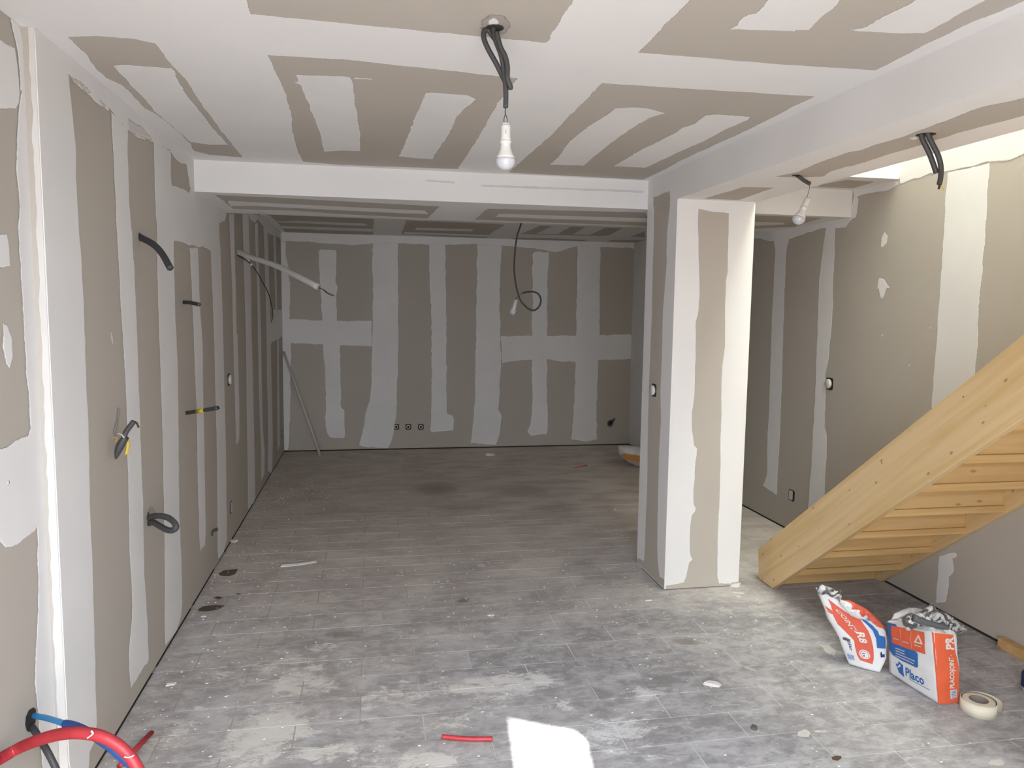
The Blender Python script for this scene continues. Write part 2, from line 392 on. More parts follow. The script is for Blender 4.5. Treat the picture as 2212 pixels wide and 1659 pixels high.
# wall behind the camera (unseen); its hole is shaped to throw the sun patch
pc = [fl(*q) for q in ((1101, 1554), (1244, 1581), (1264, 1600), (1390, 2150), (1180, 2150))]
hole_ = [p - SUND * ((p.y - YW) / SUND.y) for p in pc]
ow = [V3(XL - .2, YW, 0), V3(XR + T, YW, 0), V3(XR + T, YW, 5), V3(XL - .2, YW, 5)]
hole_ = sorted(hole_, key=lambda p: math.atan2(p.z - sum(q.z for q in hole_) / 5, p.x - sum(q.x for q in hole_) / 5))
c2_ = [Vector((p.x, p.z)) for p in ow + hole_]
_r = delaunay_2d_cdt(c2_, [], [[0, 1, 2, 3], [4, 5, 6, 7, 8]], 1, 1e-6)
_f = [tuple(f) for f, og in zip(_r[2], _r[5]) if 1 not in og]
wf = mesh('wall_front', [(p.x, YW, p.y) for p in _r[0]], _f, M['white'])
tag(wf, 'wall behind the viewer, with a hole shaped to let in one patch of sun', None, None, 'structure')
ceil = struct('ceiling', [(XREC - T, YW - T, HC, XC2, Y1, HC + .1), (XREC - T, Y1, HC, XR + T, YB + T, HC + .1), (XC2, YO, HC, XR + T, Y1 + .01, HC + .1)], M['white'],
              'plasterboard ceiling with white compound bands around bare board fields')
struct('wall_stairwell', [(XC2 - .06, YW, HC + .1, XC2, YO, 5), (XC2 - .06, YO, HC + .1, XR + T, YO + .06, 5), (XC2 - .06, YW - T, 5, XR + T, YO + .06, 5.06)], M['white'],
       'white upper walls of the stairwell opening')
xb = struct('trim_1', [(XL, Y1, ZS, XR, Y2, HC)], M['white'], 'boxed cross beam across the whole room at the ceiling')
lb = struct('trim_2', [(XC1, YW, ZS, XC2, Y1, HC + .1)], M['white'], 'long boxed beam running from the column towards the viewer')
colm = struct('column', [(XC1, YC0, .004, XC2, Y1, ZS)], M['white'], 'square plasterboard column with a switch box on its left side')
struct('trim_3', [(XL - .012, YR, 0, XL + .0008, 3.55, .004), (XL - .012, 3.62, 0, XL + .0008, 4.3, .006), (XL - .012, 4.36, 0, XL + .0008, 4.95, .004), (XL - .012, 5.3, 0, XL + .0008, 6.1, .004), (XL - .012, 6.1, 0, XL + .0002, YB, .006), (XL, YB - .0008, 0, XR, YB + .02, .013), (XR - .0008, 2.0, 0, XR + .02, YB, .008), (XREC - .012, YW, 0, XREC + .0008, YR, .004), (XC1 - .0008, YC0 + .02, 0, XC1 + .01, Y1 - .1, .004)], M['dark'],
       'dark gap along the foot of the walls')
# tiles
TW, TD, TX0, TY0 = .5083, .1855, .712, 3.747
g = .0048
k = 0
tile_me = {}
for r in range(-27, 15):
    y0 = TY0 + r * TD; y1 = y0 + TD
    if y1 > FE + .01 or y0 < 1.55: continue
    xo = TX0 + (0 if r % 2 else TW / 2)
    # the row whose far edge is TY0 has joints at TX0 + TW/2
    i0 = int(math.floor((XL - xo) / TW)) - 1
    for i in range(i0, i0 + 12):
        x0 = xo + i * TW; x1 = x0 + TW
        a, b = max(x0, XL - .0 if y0 > YR else XREC), min(x1, XR)
        if b - a < .03: continue
        if a > XC1 - .01 and b < XC2 + .01 and y0 > YC0 and y1 < Y1: continue
        w = round(b - a - g, 3)
        if w not in tile_me:
            bm = bmesh.new(); c = bmesh.ops.create_cube(bm, size=1)
            for v in c['verts']: v.co = Vector((v.co.x * w, v.co.y * (TD - g), v.co.z * .008 - .004))
            me = bpy.data.meshes.new('tile'); bm.to_mesh(me); bm.free(); me.materials.append(M['tile']); tile_me[w] = me
        o = bpy.data.objects.new('tile', tile_me[w]); COL.objects.link(o); o.parent = floor
        o.location = ((a + b) / 2, (y0 + y1) / 2, random.uniform(-.0006, 0)); k += 1
# ------------------------------------------------------------------ surfaces (axis, value, free side, clamps)
SC = (2, HC, -1, (XREC, XC1), (YW, Y1)); SRC = (2, HC, -1, (XL, XR), (Y2, YB)); SOC = (2, HC, -1, (XC2, XR), (YO, Y1))
SLB = (2, ZS, -1, (XC1, XC2), (YW, YC0)); SXB = (2, ZS, -1, (XL, XR), (Y1, Y2))
SWL = (0, XL, 1, (YR, YB), (G0, HC)); SRE = (0, XREC, 1, (YW, YR), (G0, HC)); SWB = (1, YB, -1, (XL, XR), (G0, HC))
SWR = (0, XR, -1, (YW, YB), (G0, HC)); SWR2 = (0, XR, -1, (YW, YO), (G0, 5))
SCL = (0, XC1, -1, (YC0, Y1), (.004, ZS)); SBL = (0, XC1, -1, (YW, Y1), (ZS, HC)); SCF = (1, YC0, -1, (XC1, XC2), (.004, ZS))
SRT = (1, YR, -1, (XREC, XL), (G0, HC))
s = 2.962
k1 = lambda p: K(0, 0, s, p); k2 = lambda p: K(740, 0, s, p); k3 = lambda p: K(1472, 0, s, p)
k4 = lambda p: K(0, 540, s, p); k5 = lambda p: K(740, 540, s, p); k6 = lambda p: K(1472, 540, s, p)
k7 = lambda p: K(0, 1099, s, p); k8 = lambda p: K(540, 420, 6.913, p); k9 = lambda p: K(1040, 460, 5.53, p)
kr = lambda p: K(1472, 1099, s, p); kc = lambda p: K(1360, 360, 7.373, p); kb = lambda p: K(1360, 1060, 5.821, p)
kh = lambda p: K(1600, 260, 3.614, p); kl = lambda p: K(380, 420, 5.184, p)
ka = lambda p: K(470, 450, 6.147, p); kd = lambda p: K(470, 720, 3.953, p)
BN, PN = 'compound_band', 'plasterboard_field'
def panels(surf, parent, lst, **kw):
    for pts in lst: patch(PN, surf, pts, M['panel'], parent, d0=.0006, **kw)
def bands(surf, parent, lst, m='band', **kw):
    for pts in lst: patch(BN, surf, pts, M[m], parent, d0=.0022, **kw)
# main ceiling
panels(SC, ceil, [
    k1([(430, 235), (640, 230), (860, 248), (1000, 280), (1110, 425), (1200, 520), (1300, 680), (1430, 850), (1555, 1008), (1340, 990), (1240, 965), (1215, 915), (1090, 800), (990, 725), (920, 690), (830, 590), (780, 545), (680, 500), (620, 450), (590, 410), (530, 330)]),
    [(520, -30), (540, 31), (740, 50), (1180.6, 92.8), (1240, 0), (1262, -30)],
    k1([(1935, 1035), (1890, 930), (1870, 850), (1860, 730), (1835, 650), (1810, 560), (1760, 460), (1705, 350)]) + k2([(0, 378), (1130, 500), (1000, 650), (900, 830), (740, 1082), (0, 1055)]),
    k2([(1060, 1105), (1200, 980), (1340, 860), (1500, 690), (1660, 530)]) + k3([(0, 565), (300, 582), (860, 615), (700, 690), (430, 830), (0, 1025)]) + k2([(2080, 1075), (1925, 1150)]),
    [(1376, 114), (1472, 121), (1674, 138), (1891, 152), (1901, 147), (1945, 125), (2080, 57), (2212, 3), (2270, -30), (1520, -30)]])
bands(SC, ceil, [
    k1([(715, 415), (790, 410), (1110, 432), (1140, 500), (1210, 620), (1345, 790), (1465, 925), (1340, 925), (1215, 905), (1000, 725), (900, 610), (820, 530)]),
    k1([(1870, 520), (1900, 518), (1888, 475)]) + k2([(0, 482), (50, 490), (70, 520), (85, 650), (105, 780), (118, 860), (115, 965), (0, 962)]) + k1([(2070, 970), (2055, 900), (2040, 840), (1990, 720), (1960, 640), (1915, 540)]),
    k2([(60, 488), (205, 500), (190, 508), (70, 503)]),
    k2([(530, 590), (570, 588), (800, 605), (860, 632), (800, 680), (740, 740), (690, 850), (600, 980), (580, 1018), (460, 1010), (355, 998), (380, 950), (430, 820), (480, 700)]),
    k2([(1740, 690), (1850, 682), (1960, 690), (2070, 722), (1990, 745), (1900, 790), (1780, 870), (1650, 970), (1545, 1058), (1320, 1053), (1380, 1000), (1450, 900), (1560, 810), (1690, 730)]),
    k3([(0, 815), (80, 790), (110, 765), (150, 735), (230, 728), (380, 738), (445, 745), (430, 765), (300, 820), (150, 900), (0, 965)]) + k2([(1940, 1072), (1725, 1062), (1800, 1020), (1900, 960), (2000, 910), (2120, 850)]),
    k3([(290, 185), (350, 160), (370, 120), (420, 90), (470, 80), (540, 0), (560, -90), (1080, -90), (1020, 0), (980, 50), (920, 90), (850, 160), (820, 190), (740, 190), (730, 200)]),
    k3([(1065, 185), (1180, 165), (1300, 95), (1450, 25), (1480, 0), (1640, -90), (2100, -90), (1950, 0), (1760, 100), (1560, 210), (1350, 212), (1120, 200)])])
# rear ceiling
panels(SRC, ceil, [
    k8([(270, 300), (1850, 365), (1845, 500), (1835, 612), (1200, 595), (530, 570), (400, 400)]),
    [(877, 476), (1092, 485), (1062, 503), (1050.6, 514.8), (866.6, 505.7)],
    k9([(480, 245), (700, 150), (860, 155), (650, 248)]), k9([(910, 250), (1070, 160), (1240, 168), (1090, 258)]), k9([(1290, 262), (1480, 175), (1690, 180), (1520, 268)]),
    k9([(470, 243), (1400, 262), (1520, 268), (1380, 274), (460, 252)]), k9([(1770, 285), (1950, 220), (1950, 290)]),
    k9([(330, 322), (430, 298), (760, 300), (1280, 322), (1190, 345)]), k9([(1480, 347), (1560, 320), (1950, 322), (1950, 354)])], jit=.004)
bands(SRC, ceil, [
    k8([(400, 400), (700, 390), (1700, 430), (1780, 455), (1700, 468), (420, 412)]), k8([(440, 465), (600, 470), (1845, 510), (1845, 555), (480, 505)]),
    k2([(470, 1455), (840, 1465), (830, 1480), (460, 1470)]), k2([(390, 1482), (390, 1494), (950, 1516), (960, 1503)])], jit=.004)
# soffit of the long beam
panels(SLB, lb, [
    k3([(600, 1130), (740, 1100), (880, 1040), (1060, 975), (1150, 960), (1240, 925), (1400, 880), (1560, 820), (1900, 690), (2192, 625), (2500, 520), (2500, 640), (2192, 740), (1770, 850), (1560, 920), (1350, 980), (1100, 1060), (1060, 1065), (960, 1095), (900, 1130), (740, 1135)]),
    k3([(145, 1270), (400, 1195), (595, 1200), (480, 1240), (370, 1280)])])
# soffit of the cross beam
panels(SXB, xb, [
    [(463, 420), (488, 422), (640, 429), (740, 434.5), (949, 445.7), (924, 471.6), (740, 462.5), (640, 455), (503, 451), (496, 445)],
    [(1052, 450.7), (1393, 458.5), (1420, 489), (1393, 488), (1025, 474.3)],
    kh([(60, 738), (640, 760), (560, 785), (420, 830), (60, 850)])], jit=.004)
bands(SXB, xb, [
    [(490, 432.5), (540, 435.6), (860, 451.5), (919, 454), (927, 462), (860, 459.8), (540, 443.9), (497, 445)],
    k2([(1000, 1365), (1960, 1395), (1960, 1421), (970, 1386)]), kh([(60, 788), (340, 795), (350, 810), (60, 824)])], jit=.003)
# ceiling strip beyond the stairwell opening
panels(SOC, ceil, [kh([(640, 500), (830, 465), (1050, 478), (880, 530), (600, 520)])])
# left wall
P1 = k1([(440, 478), (455, 540), (500, 545), (560, 600), (640, 670), (690, 712), (700, 700)])
wlb = [
    [(60, 40), (148, 110), (148, 162), (155, 236), (162, 304), (165.4, 405), (169, 473), (174, 540), (181, 675), (184, 776), (189, 878), (192.5, 979), (194, 1099), (199, 1200), (202.6, 1335), (206, 1470), (209, 1560), (203, 1605), (193, 1625), (192, 1680), (140, 1680)],
    # along the ceiling
    [(60, 40), (425, 325), (425, 425), (409, 405), (402, 357), (392, 356), (375, 341), (366, 325), (335, 316), (330, 308), (300, 300), (275, 282), (236, 236), (232, 242), (216, 230), (189, 205), (165, 185), (148, 162)],
    k1([(695, 690), (815, 820), (815, 1000), (825, 1300), (845, 1500), (850, 1659)]) + k4([(855, 0), (870, 400), (885, 800), (895, 1100), (905, 1400), (915, 1659)]) + k7([(915, 0), (920, 400), (935, 600), (945, 800), (950, 970), (830, 1160), (822, 1030), (820, 900), (835, 750), (840, 600), (825, 300), (820, 0)]) + k4([(810, 1300), (805, 1000), (790, 700), (770, 400), (750, 0)]) + k1([(740, 1450), (730, 1200), (715, 900), (705, 700)]),
    k1([(980, 905), (1090, 960), (1095, 1180), (1160, 1200), (1225, 1240), (1225, 1500), (1205, 1572), (1150, 1550), (1110, 1545)]) + k4([(1110, 30), (1120, 400), (1135, 700), (1140, 1000), (1145, 1659)]) + k7([(1160, 350), (1165, 600), (1160, 680), (1130, 780), (1055, 880), (1050, 800), (1050, 400), (1045, 0)]) + k4([(1040, 1400), (1030, 1000), (1020, 700), (1010, 400), (1000, 0)]) + k1([(1000, 1500), (985, 1200)]),
    # around the beam end
    [(410, 405), (416, 400), (492, 440), (489, 462), (485, 480), (473, 484), (474.5, 535.7), (455, 545), (439, 533.5), (427, 535), (407, 531), (388, 523)],
    k4([(1205, -20), (1262, -20), (1265, 0), (1280, 400), (1295, 600), (1298, 900), (1305, 1200), (1312, 1659)]) + k7([(1315, 150), (1310, 240), (1285, 260), (1280, 290), (1272, 200), (1268, 0)]) + k4([(1265, 1659), (1255, 1000), (1245, 800), (1230, 400), (1210, 0)]),
    k4([(1342, -40), (1405, -60), (1410, 0), (1425, 500), (1435, 900), (1445, 1300), (1448, 1659)]) + k7([(1450, 0), (1450, 200), (1430, 300), (1395, 325), (1388, 250), (1388, 0)]) + k4([(1385, 1300), (1375, 900), (1365, 500), (1345, 0)]),
]
bands(SWL, wl, wlb, jit=.004)
rear = [
    ka([(140, 60), (215, 60), (220, 430), (235, 900), (250, 1659)]) + kd([(168, 0), (178, 350), (185, 700), (183, 900), (170, 950), (155, 945), (148, 700), (135, 300)]) + ka([(200, 1659), (185, 1000), (165, 500), (150, 200)]),
    ka([(325, 60), (405, 60), (420, 500), (440, 1000), (450, 1659)]) + kd([(300, 400), (312, 900), (320, 1430), (300, 1480), (255, 1515), (255, 1300), (245, 600)]) + ka([(370, 1659), (350, 1000), (335, 500)]),
    ka([(490, 190), (530, 190), (540, 600), (555, 1000), (575, 1659)]) + kd([(375, 400), (385, 800), (400, 1000), (400, 1200), (370, 1270), (368, 1000), (350, 500)]) + ka([(530, 1659), (520, 1000), (495, 500)]),
    ka([(605, 240), (660, 300), (680, 900), (700, 1659)]) + kd([(462, 500), (470, 900), (465, 1180), (455, 1220), (425, 1180), (430, 900), (420, 400)]) + ka([(645, 1659), (630, 1000), (615, 500)]),
    ka([(735, 370), (770, 370), (780, 900), (790, 1340)]) + kd([(520, 60), (525, 500), (530, 950), (510, 1020), (508, 900), (505, 60)]) + ka([(765, 1340), (745, 700)]),
    ka([(400, 60), (560, 40), (700, 120), (850, 330), (850, 420), (800, 385), (735, 370), (670, 330), (600, 240), (530, 150), (485, 200), (440, 165)]),
    ka([(735, 1340), (865, 1340)]) + kd([(563, 0), (563, 20), (520, 50), (460, 80), (455, 100), (415, 110)])]
bands(SWL, wl, rear, jit=.005, step=.05)
patch('plaster_dab', SWL, k4([(700, 515), (712, 520), (722, 560), (725, 600), (715, 612), (705, 570)]), M['thin'], wl, d0=.001)
for pts in (k1([(450, 480), (560, 560), (640, 640), (700, 700), (690, 712), (640, 670), (560, 600), (500, 545), (455, 540)]), k1([(815, 750), (900, 800), (960, 870), (975, 905), (930, 895), (870, 870), (820, 838)])):
    patch('skim_coat', SWL, pts, M['thin'], wl, d0=.0035, fw=.015)
# near part of the left wall, set back behind its return
kp = lambda p: K(0, 0, 1.842, p); kq = lambda p: K(0, 800, 1.931, p)
bands(SRE, wl, [
    [(18, 20), (24, 61), (32, 95), (35, 111), (40.5, 169), (42, 203), (37, 240), (34, 304), (32, 371), (38, 420), (39, 439), (36, 490), (42, 597), (52, 760), (61, 893), (63, 924), (78, 1152), (80, 1318), (75, 1396), (72.5, 1473), (78, 1525), (90, 1680), (130, 1680), (56, 65), (50, 50)],
    kq([(18, 320), (60, 290), (110, 270), (125, 235), (170, 235), (172, 640), (120, 690), (70, 730), (20, 745), (-40, 700), (-60, 330)]),
    k1([(-60, 230), (0, 250), (90, 300), (110, 420), (125, 600), (120, 660), (100, 700), (0, 705), (-80, 700)]),
    kp([(-30, 920), (25, 930), (35, 980), (38, 1060), (-30, 1070)]), kp([(5, 1280), (25, 1290), (45, 1340), (50, 1420), (35, 1470), (20, 1450), (5, 1380)])], jit=.004)
patch('skim_coat', SRT, [(60, 55), (80, 55), (150, 1700), (130, 1700)], M['thin'], wl, d0=.0008, fw=.002)
# back wall
bands(SWB, wb, [
    [(600, 498), (1402, 522), (1402, 536), (1375, 537), (1300, 535), (1246, 533), (1213, 543), (1200, 546), (1150, 537), (1084, 532), (1031, 529), (963, 530), (926, 530), (861.5, 527), (800, 528), (764, 530.6), (700, 527), (665, 523), (627, 522), (607, 522)],
    [(600, 500), (617, 507), (622, 565), (628, 622), (627, 660), (630, 742), (628, 877), (626, 945), (623, 972), (610, 978)],
    [(605, 688), (740, 692), (804, 692), (804, 749), (740, 746.6), (630, 742), (605, 742)],
    [(687, 545), (689, 600), (695, 690), (697, 745), (703, 850), (702, 920), (706, 937), (713, 946), (745, 949), (747, 935), (745, 910), (745, 885), (738, 880), (737, 800), (736, 745), (729, 690), (727, 640), (731, 620), (726, 610), (728, 545), (726, 540), (690, 538)],
    [(804, 510), (804, 690), (803, 750), (802, 800), (798, 865), (788, 893), (782, 935), (775, 962), (785, 966), (838, 970), (843, 962), (848, 950), (856, 905), (858, 890), (858, 850), (861, 800), (861, 735), (861, 510)],
    [(925, 510), (927, 590), (931, 700), (931, 830), (930, 910), (928, 928), (932, 935), (980, 930), (982, 905), (978, 897), (967, 893), (966, 870), (965, 700), (963, 540), (963, 510)],
    [(1030, 515), (1028, 640), (1027, 750), (1025, 860), (1019, 930), (1015, 958), (1072, 961), (1076, 950), (1082, 925), (1084, 895), (1077, 885), (1079, 860), (1084, 790), (1081, 715), (1081, 600), (1085, 530), (1085, 515)],
    [(1081, 725), (1147, 724), (1240, 724), (1365, 721), (1400, 720), (1400, 775), (1365, 772), (1362, 776), (1290, 780), (1240, 783), (1210, 782), (1180, 777), (1120, 780), (1083, 786)],
    [(1149, 548), (1155, 543), (1185, 543), (1187, 548), (1184, 600), (1183, 720), (1183, 850), (1184, 925), (1182, 939), (1145, 942), (1138, 932), (1145, 915), (1149, 870), (1148, 780), (1149, 640)],
    [(1247, 530), (1245, 640), (1243, 725), (1240, 860), (1235, 930), (1233, 950), (1265, 955), (1290, 950), (1290, 880), (1293, 780), (1296, 720), (1297, 600), (1299, 530)]], jit=.006, step=.05, fw=.014)
bands(SWB, wb, [[(1376, 535), (1374, 590), (1368, 620), (1366, 720), (1365, 780), (1361, 850), (1363, 940), (1365, 956), (1379, 958), (1412, 958), (1412, 536)]], m='thin', jit=.006, step=.05)
# right wall
bands(SWR, wr, [
    [(1340, 490), (1402, 490), (1402, 975), (1340, 975)],
    [(2047, 372), (2139, 351), (2134, 440), (2127, 540), (2122, 607), (2115, 690), (2112, 760), (2108, 810), (2100, 1000), (2005, 1000), (2012, 888), (2016, 810), (2022, 743), (2026, 675), (2031, 607), (2036, 540), (2040, 470), (2044, 405)],
    kr([(1650, 300), (1700, 283), (1755, 275), (1768, 300), (1740, 330), (1750, 400), (1715, 440), (1715, 500), (1695, 600), (1625, 605), (1640, 400), (1640, 360)]),
    [(1940, 380), (1941, 399), (1921, 412), (1860, 423), (1845, 427), (1843, 405)],
    [(1847, 415), (1856, 430), (1850, 470), (1838, 478), (1828, 492), (1808, 494), (1806, 470), (1841, 440)],
    [(1790, 460), (1777, 540), (1769, 607), (1767, 675), (1764, 743), (1762, 810), (1759, 878), (1755.5, 945), (1752, 1013), (1745, 1100), (1735, 1150), (1770, 1150), (1782, 1080), (1784, 1030), (1787, 979), (1787, 938), (1782, 921), (1785, 844), (1784, 810), (1791, 776), (1796, 725), (1799, 675), (1801, 607), (1804.5, 540), (1806, 493), (1806, 462)],
    [(1600, 490), (1700, 470), (1845, 440), (1845, 468), (1806, 494), (1777, 494), (1705, 518), (1690, 524), (1600, 512)],
    k3([(580, 1470), (700, 1500)]) + k6([(675, 0), (665, 200), (655, 500), (650, 700), (640, 1000), (630, 1250), (620, 1420), (615, 1575), (520, 1510), (545, 1440), (550, 1200), (560, 1000), (570, 700), (580, 400), (590, 200), (600, 0)]),
    k3([(1300, 1480), (1325, 1510), (1315, 1560), (1290, 1585), (1275, 1580), (1280, 1520)]),
    k6([(1270, 175), (1300, 185), (1320, 220), (1340, 240), (1310, 260), (1300, 300), (1282, 320), (1270, 300), (1262, 255), (1243, 252), (1255, 230), (1258, 190)])], jit=.004)
bands(SWR2, wr, [[(2300, 300), (2212, 334), (2170, 350), (2139, 351), (2047, 372), (2019, 375), (1978, 387), (1944, 398), (1930, 380), (1930, 150), (2300, 30)]], jit=.004)
for px, py in ((1883, 392), (2010, 708), (1964, 789), (1906, 724), (2010 - 120, 1000)):
    if px > 1850: patch('filler_spot', SWR, [(px - 2.5, py), (px, py - 2.5), (px + 3, py - 1), (px + 2, py + 2.5), (px - 1, py + 3)], M['thin'], wr, jit=0, fw=.001)
# beam side and column
bands(SBL, lb, [], jit=.003)
panels(SBL, lb, [[(1412, 426), (1447, 412), (1448, 440), (1411, 458)]])
panels(SCL, colm, [[(1413, 430), (1448, 412), (1447, 425), (1448, 440), (1445, 468), (1441, 509), (1440, 543), (1440.7, 563), (1439, 590), (1432, 675), (1430, 776), (1427, 844), (1428, 911), (1424, 979), (1422, 1060), (1421, 1111), (1420, 1180), (1421, 1211), (1423.6, 1235), (1425, 1245.5), (1435.6, 1252), (1436, 1266), (1438, 1275), (1374, 1212), (1374, 1207), (1376, 1208), (1381, 1206), (1391, 1212), (1393.5, 1180), (1395, 1120), (1398, 1060), (1400, 911), (1403, 810), (1408.5, 675), (1410, 585), (1411.5, 540), (1413, 496), (1413, 448)]], jit=.0015, fw=.004)
panels(SCF, colm, [kc([(1095, 665), (1310, 715), (1580, 740), (1575, 1100), (1565, 1400), (1565, 1659)]) + k6([(285, 200), (280, 350), (280, 600), (262, 750), (255, 950), (258, 1050), (250, 1200), (250, 1400), (242, 1659)]) + kb([(1120, 300), (1110, 600), (1105, 850), (1105, 1080), (1125, 1160), (1180, 1165), (1290, 1150), (1385, 1140), (1400, 1200), (455, 1260), (455, 1200), (470, 1190), (540, 1180), (680, 1150), (710, 1080), (750, 900), (790, 865), (765, 820), (755, 750), (760, 450), (780, 310), (820, 260), (830, 215), (805, 180), (800, 0)]) + k6([(80, 1500), (90, 1350), (100, 1270), (80, 1250), (65, 1120), (65, 1040), (80, 950), (90, 700), (90, 460), (105, 410), (115, 300), (110, 100)]) + kc([(1105, 1659), (1095, 1350), (1095, 1100), (1085, 830)])], jit=.0015, fw=.004)
for a, b, c, d in ((920, 388, 982, 392), (1040, 399, 1390, 412), (1150, 402, 1165, 403.5)):
    patch('hairline_crack', (1, Y1, -1, (XL, XC1), (ZS, HC)), [(a, b), (c, d), (c, d + 4.5), (a, b + 4)], M['faint'], xb, jit=.002, fw=.004)
# ------------------------------------------------------------------ stair
stair = empty('staircase', (2.79, 3.2, 0), 'pale spruce staircase rising along the right wall, seen from its underside', 'staircase')
def stringer(x0, x1, name='stringer'):
    zt = 2.75; sl = .765
    prof = [(4.275, .004), (4.294, .193), (4.294 - (zt - .193) / sl, zt), (4.107 - zt / sl, zt), (4.107, .004)]
    vs = [(x, y, z) for x in (x0, x1) for y, z in prof]; n = len(prof)
    fs = [tuple(range(n)), tuple(range(n, 2 * n))[::-1]] + [(i, i + n, (i + 1) % n + n, (i + 1) % n) for i in range(n)]
    o = mesh(name, vs, fs, M['wood_s'], stair)
    bv = o.modifiers.new('b', 'BEVEL'); bv.width = .0025; bv.segments = 2; return o
stringer(2.403, 2.438); stringer(3.137, 3.174)
for n in range(0, 15):
    yb = 4.150 - .2335 * n; zb = .150 + .181 * (n - 1)
    if n:
        boxes('tread', [(2.438, yb, zb, 3.137, yb + .275, zb + .034)], M['wood_t'], stair, bevel=.0015)
    zl = zb + .034 if n else .004
    boxes('riser', [(2.438, yb + .012, zl - (.0 if n else 0), 3.137, yb + .030, zb + .181)], M['wood_t'], stair, bevel=.001)
for px, py in ((1835, 1059), (2081, 857), (1725, 1180), (1905, 1000)):
    w = on(px, py, 0, 2.403)
    o = lathe('screw_plug', [(.0035, 0), (.0035, .0008)], M['brown'], w, (-1, 0, 0), stair, 8)
# ------------------------------------------------------------------ lamps and ceiling cables
def bulb_and_socket(root, top, direction, scale=1.0):
    """lampholder and A60 bulb hanging from `top` along direction"""
    d = Vector(direction).normalized(); sc_ = scale
    so_ = lathe('lamp_holder', [(0.001, 0), (.0135, 0), (.0145, .004), (.0145, .036), (.0155, .040), (.0155, .044)], M['plastic'], top, d, root)
    for v in so_.data.vertices: pass
    boxes_c = lathe('terminal_slot', [(.0055, 0), (.0055, .012)], M['greybox'], Vector(top) + d * .013 + (CP - Vector(top)).normalized() * .0095, d, None, 8)
    par(boxes_c, so_); boxes_c.location = (0, 0, 0)
    b0 = Vector(top) + d * .044
    neck = lathe('bulb_body', [(.0150, 0), (.0175, .002), (.0175, .007), (.0145, .010), (.0155, .020), (.0195, .034), (.0245, .044), (.0285, .052)], M['plastic'], b0, d, root)
    g0 = b0 + d * .052
    lathe('bulb_globe', [(.0285, 0)] + [(.0295 * math.cos(a), .006 + .0285 * math.sin(a)) for a in [i * math.pi / 2 / 9 for i in range(0, 9)]] + [(.0008, .0345)], M['glass'], g0, d, root)
def hole(parent, c, r, nrm, name='cable_hole'):
    return lathe(name, [(r, 0), (r * .98, .0008)], M['dark'], c, nrm, parent, 24)
def near_ring(name, surf, parent, c, rx, ry, m, n=26, wob=.035):
    px = [(c[0] + rx * math.cos(2 * math.pi * i / n) * (1 + wob * math.sin(i * 2.3)), c[1] + ry * math.sin(2 * math.pi * i / n) * (1 + wob * math.cos(i * 1.7))) for i in range(n)]
    return patch(name, surf, px, M[m], parent, jit=.001, fw=.018, d0=.0012, step=.008)
YP = 2.274
k2p = lambda p, Y=YP: [U(x, y, Y) for x, y in k2(p)]
t = empty('pendant_lamp', U(1067, 57, YP), 'bare white bulb on black looped conduit hanging from the main ceiling, nearest the viewer', 'lamp')
near_ring('grey_smear', SC, ceil, (1070, 53), 35, 24, 'smudge'); near_ring('filler_ring', SC, ceil, (1066, 47), 24, 14, 'band')
hole(t, U(1069, 58.5, YP) + Vector((0, 0, -.003)), .026, (0, 0, -1))
R2 = .0078
tube('conduit', [U(1069, 50, YP)] + k2p([(965, 185), (980, 260), (1010, 340), (1030, 430), (1040, 520)]) + k2p([(1045, 600), (1043, 688)]), R2, M['black'], t, n=6)
tube('conduit_loop', k2p([(985, 205), (1010, 300), (1040, 360), (1055, 430), (1055, 500)], YP - .012) + k2p([(1075, 560)], YP - .006) + k2p([(1040, 520)], YP + .012) + k2p([(985, 410), (935, 320), (905, 250), (905, 205), (930, 190), (960, 230), (985, 262)], YP + .014), R2, M['black'], t, n=8)
tube('wire', k2p([(1038, 680), (1042, 720), (1033, 760), (1034, 790)]), .0011, M['black2'], t, 6)
tube('wire', k2p([(1046, 680), (1040, 720), (1052, 755), (1053, 790)]), .0011, M['black2'], t, 6)
boxes('connector_block', [(-.009, -.006, -.009, .009, .006, .003)], M['plastic'], None, .001).location = (0, 0, 0)
cb = bpy.context.scene.objects['connector_block']; cb.location = U(1092, 268, YP); par(cb, t)
bulb_and_socket(t, U(1092.5, 270.5, YP), U(1092, 340, YP) - U(1092.5, 270, YP))
# corridor lamp
YQ = 3.321
q = lambda p: [U(x, y, YQ) for x, y in kh(p)]
t = empty('pendant_lamp', U(1720, 378, YQ), 'small tilted white bulb hanging below the long beam, right of the column', 'lamp')
hole(t, on(1719, 378, 2, ZS) + Vector((0, 0, -.001)), .018, (0, 0, -1))
tube('conduit', [on(1719, 377, 2, ZS + .01)] + q([(455, 440), (495, 470), (540, 495)]), .0088, M['black'], t)
tube('wire', q([(538, 495), (535, 540), (515, 607)]), .0011, M['black2'], t, 6)
tube('wire', q([(542, 495), (545, 560), (540, 610)]), .0013, M['sleeve'], t, 6)
bulb_and_socket(t, U(*kh([(525, 612)])[0], YQ), U(*kh([(440, 800)])[0], YQ) - U(*kh([(525, 612)])[0], YQ))
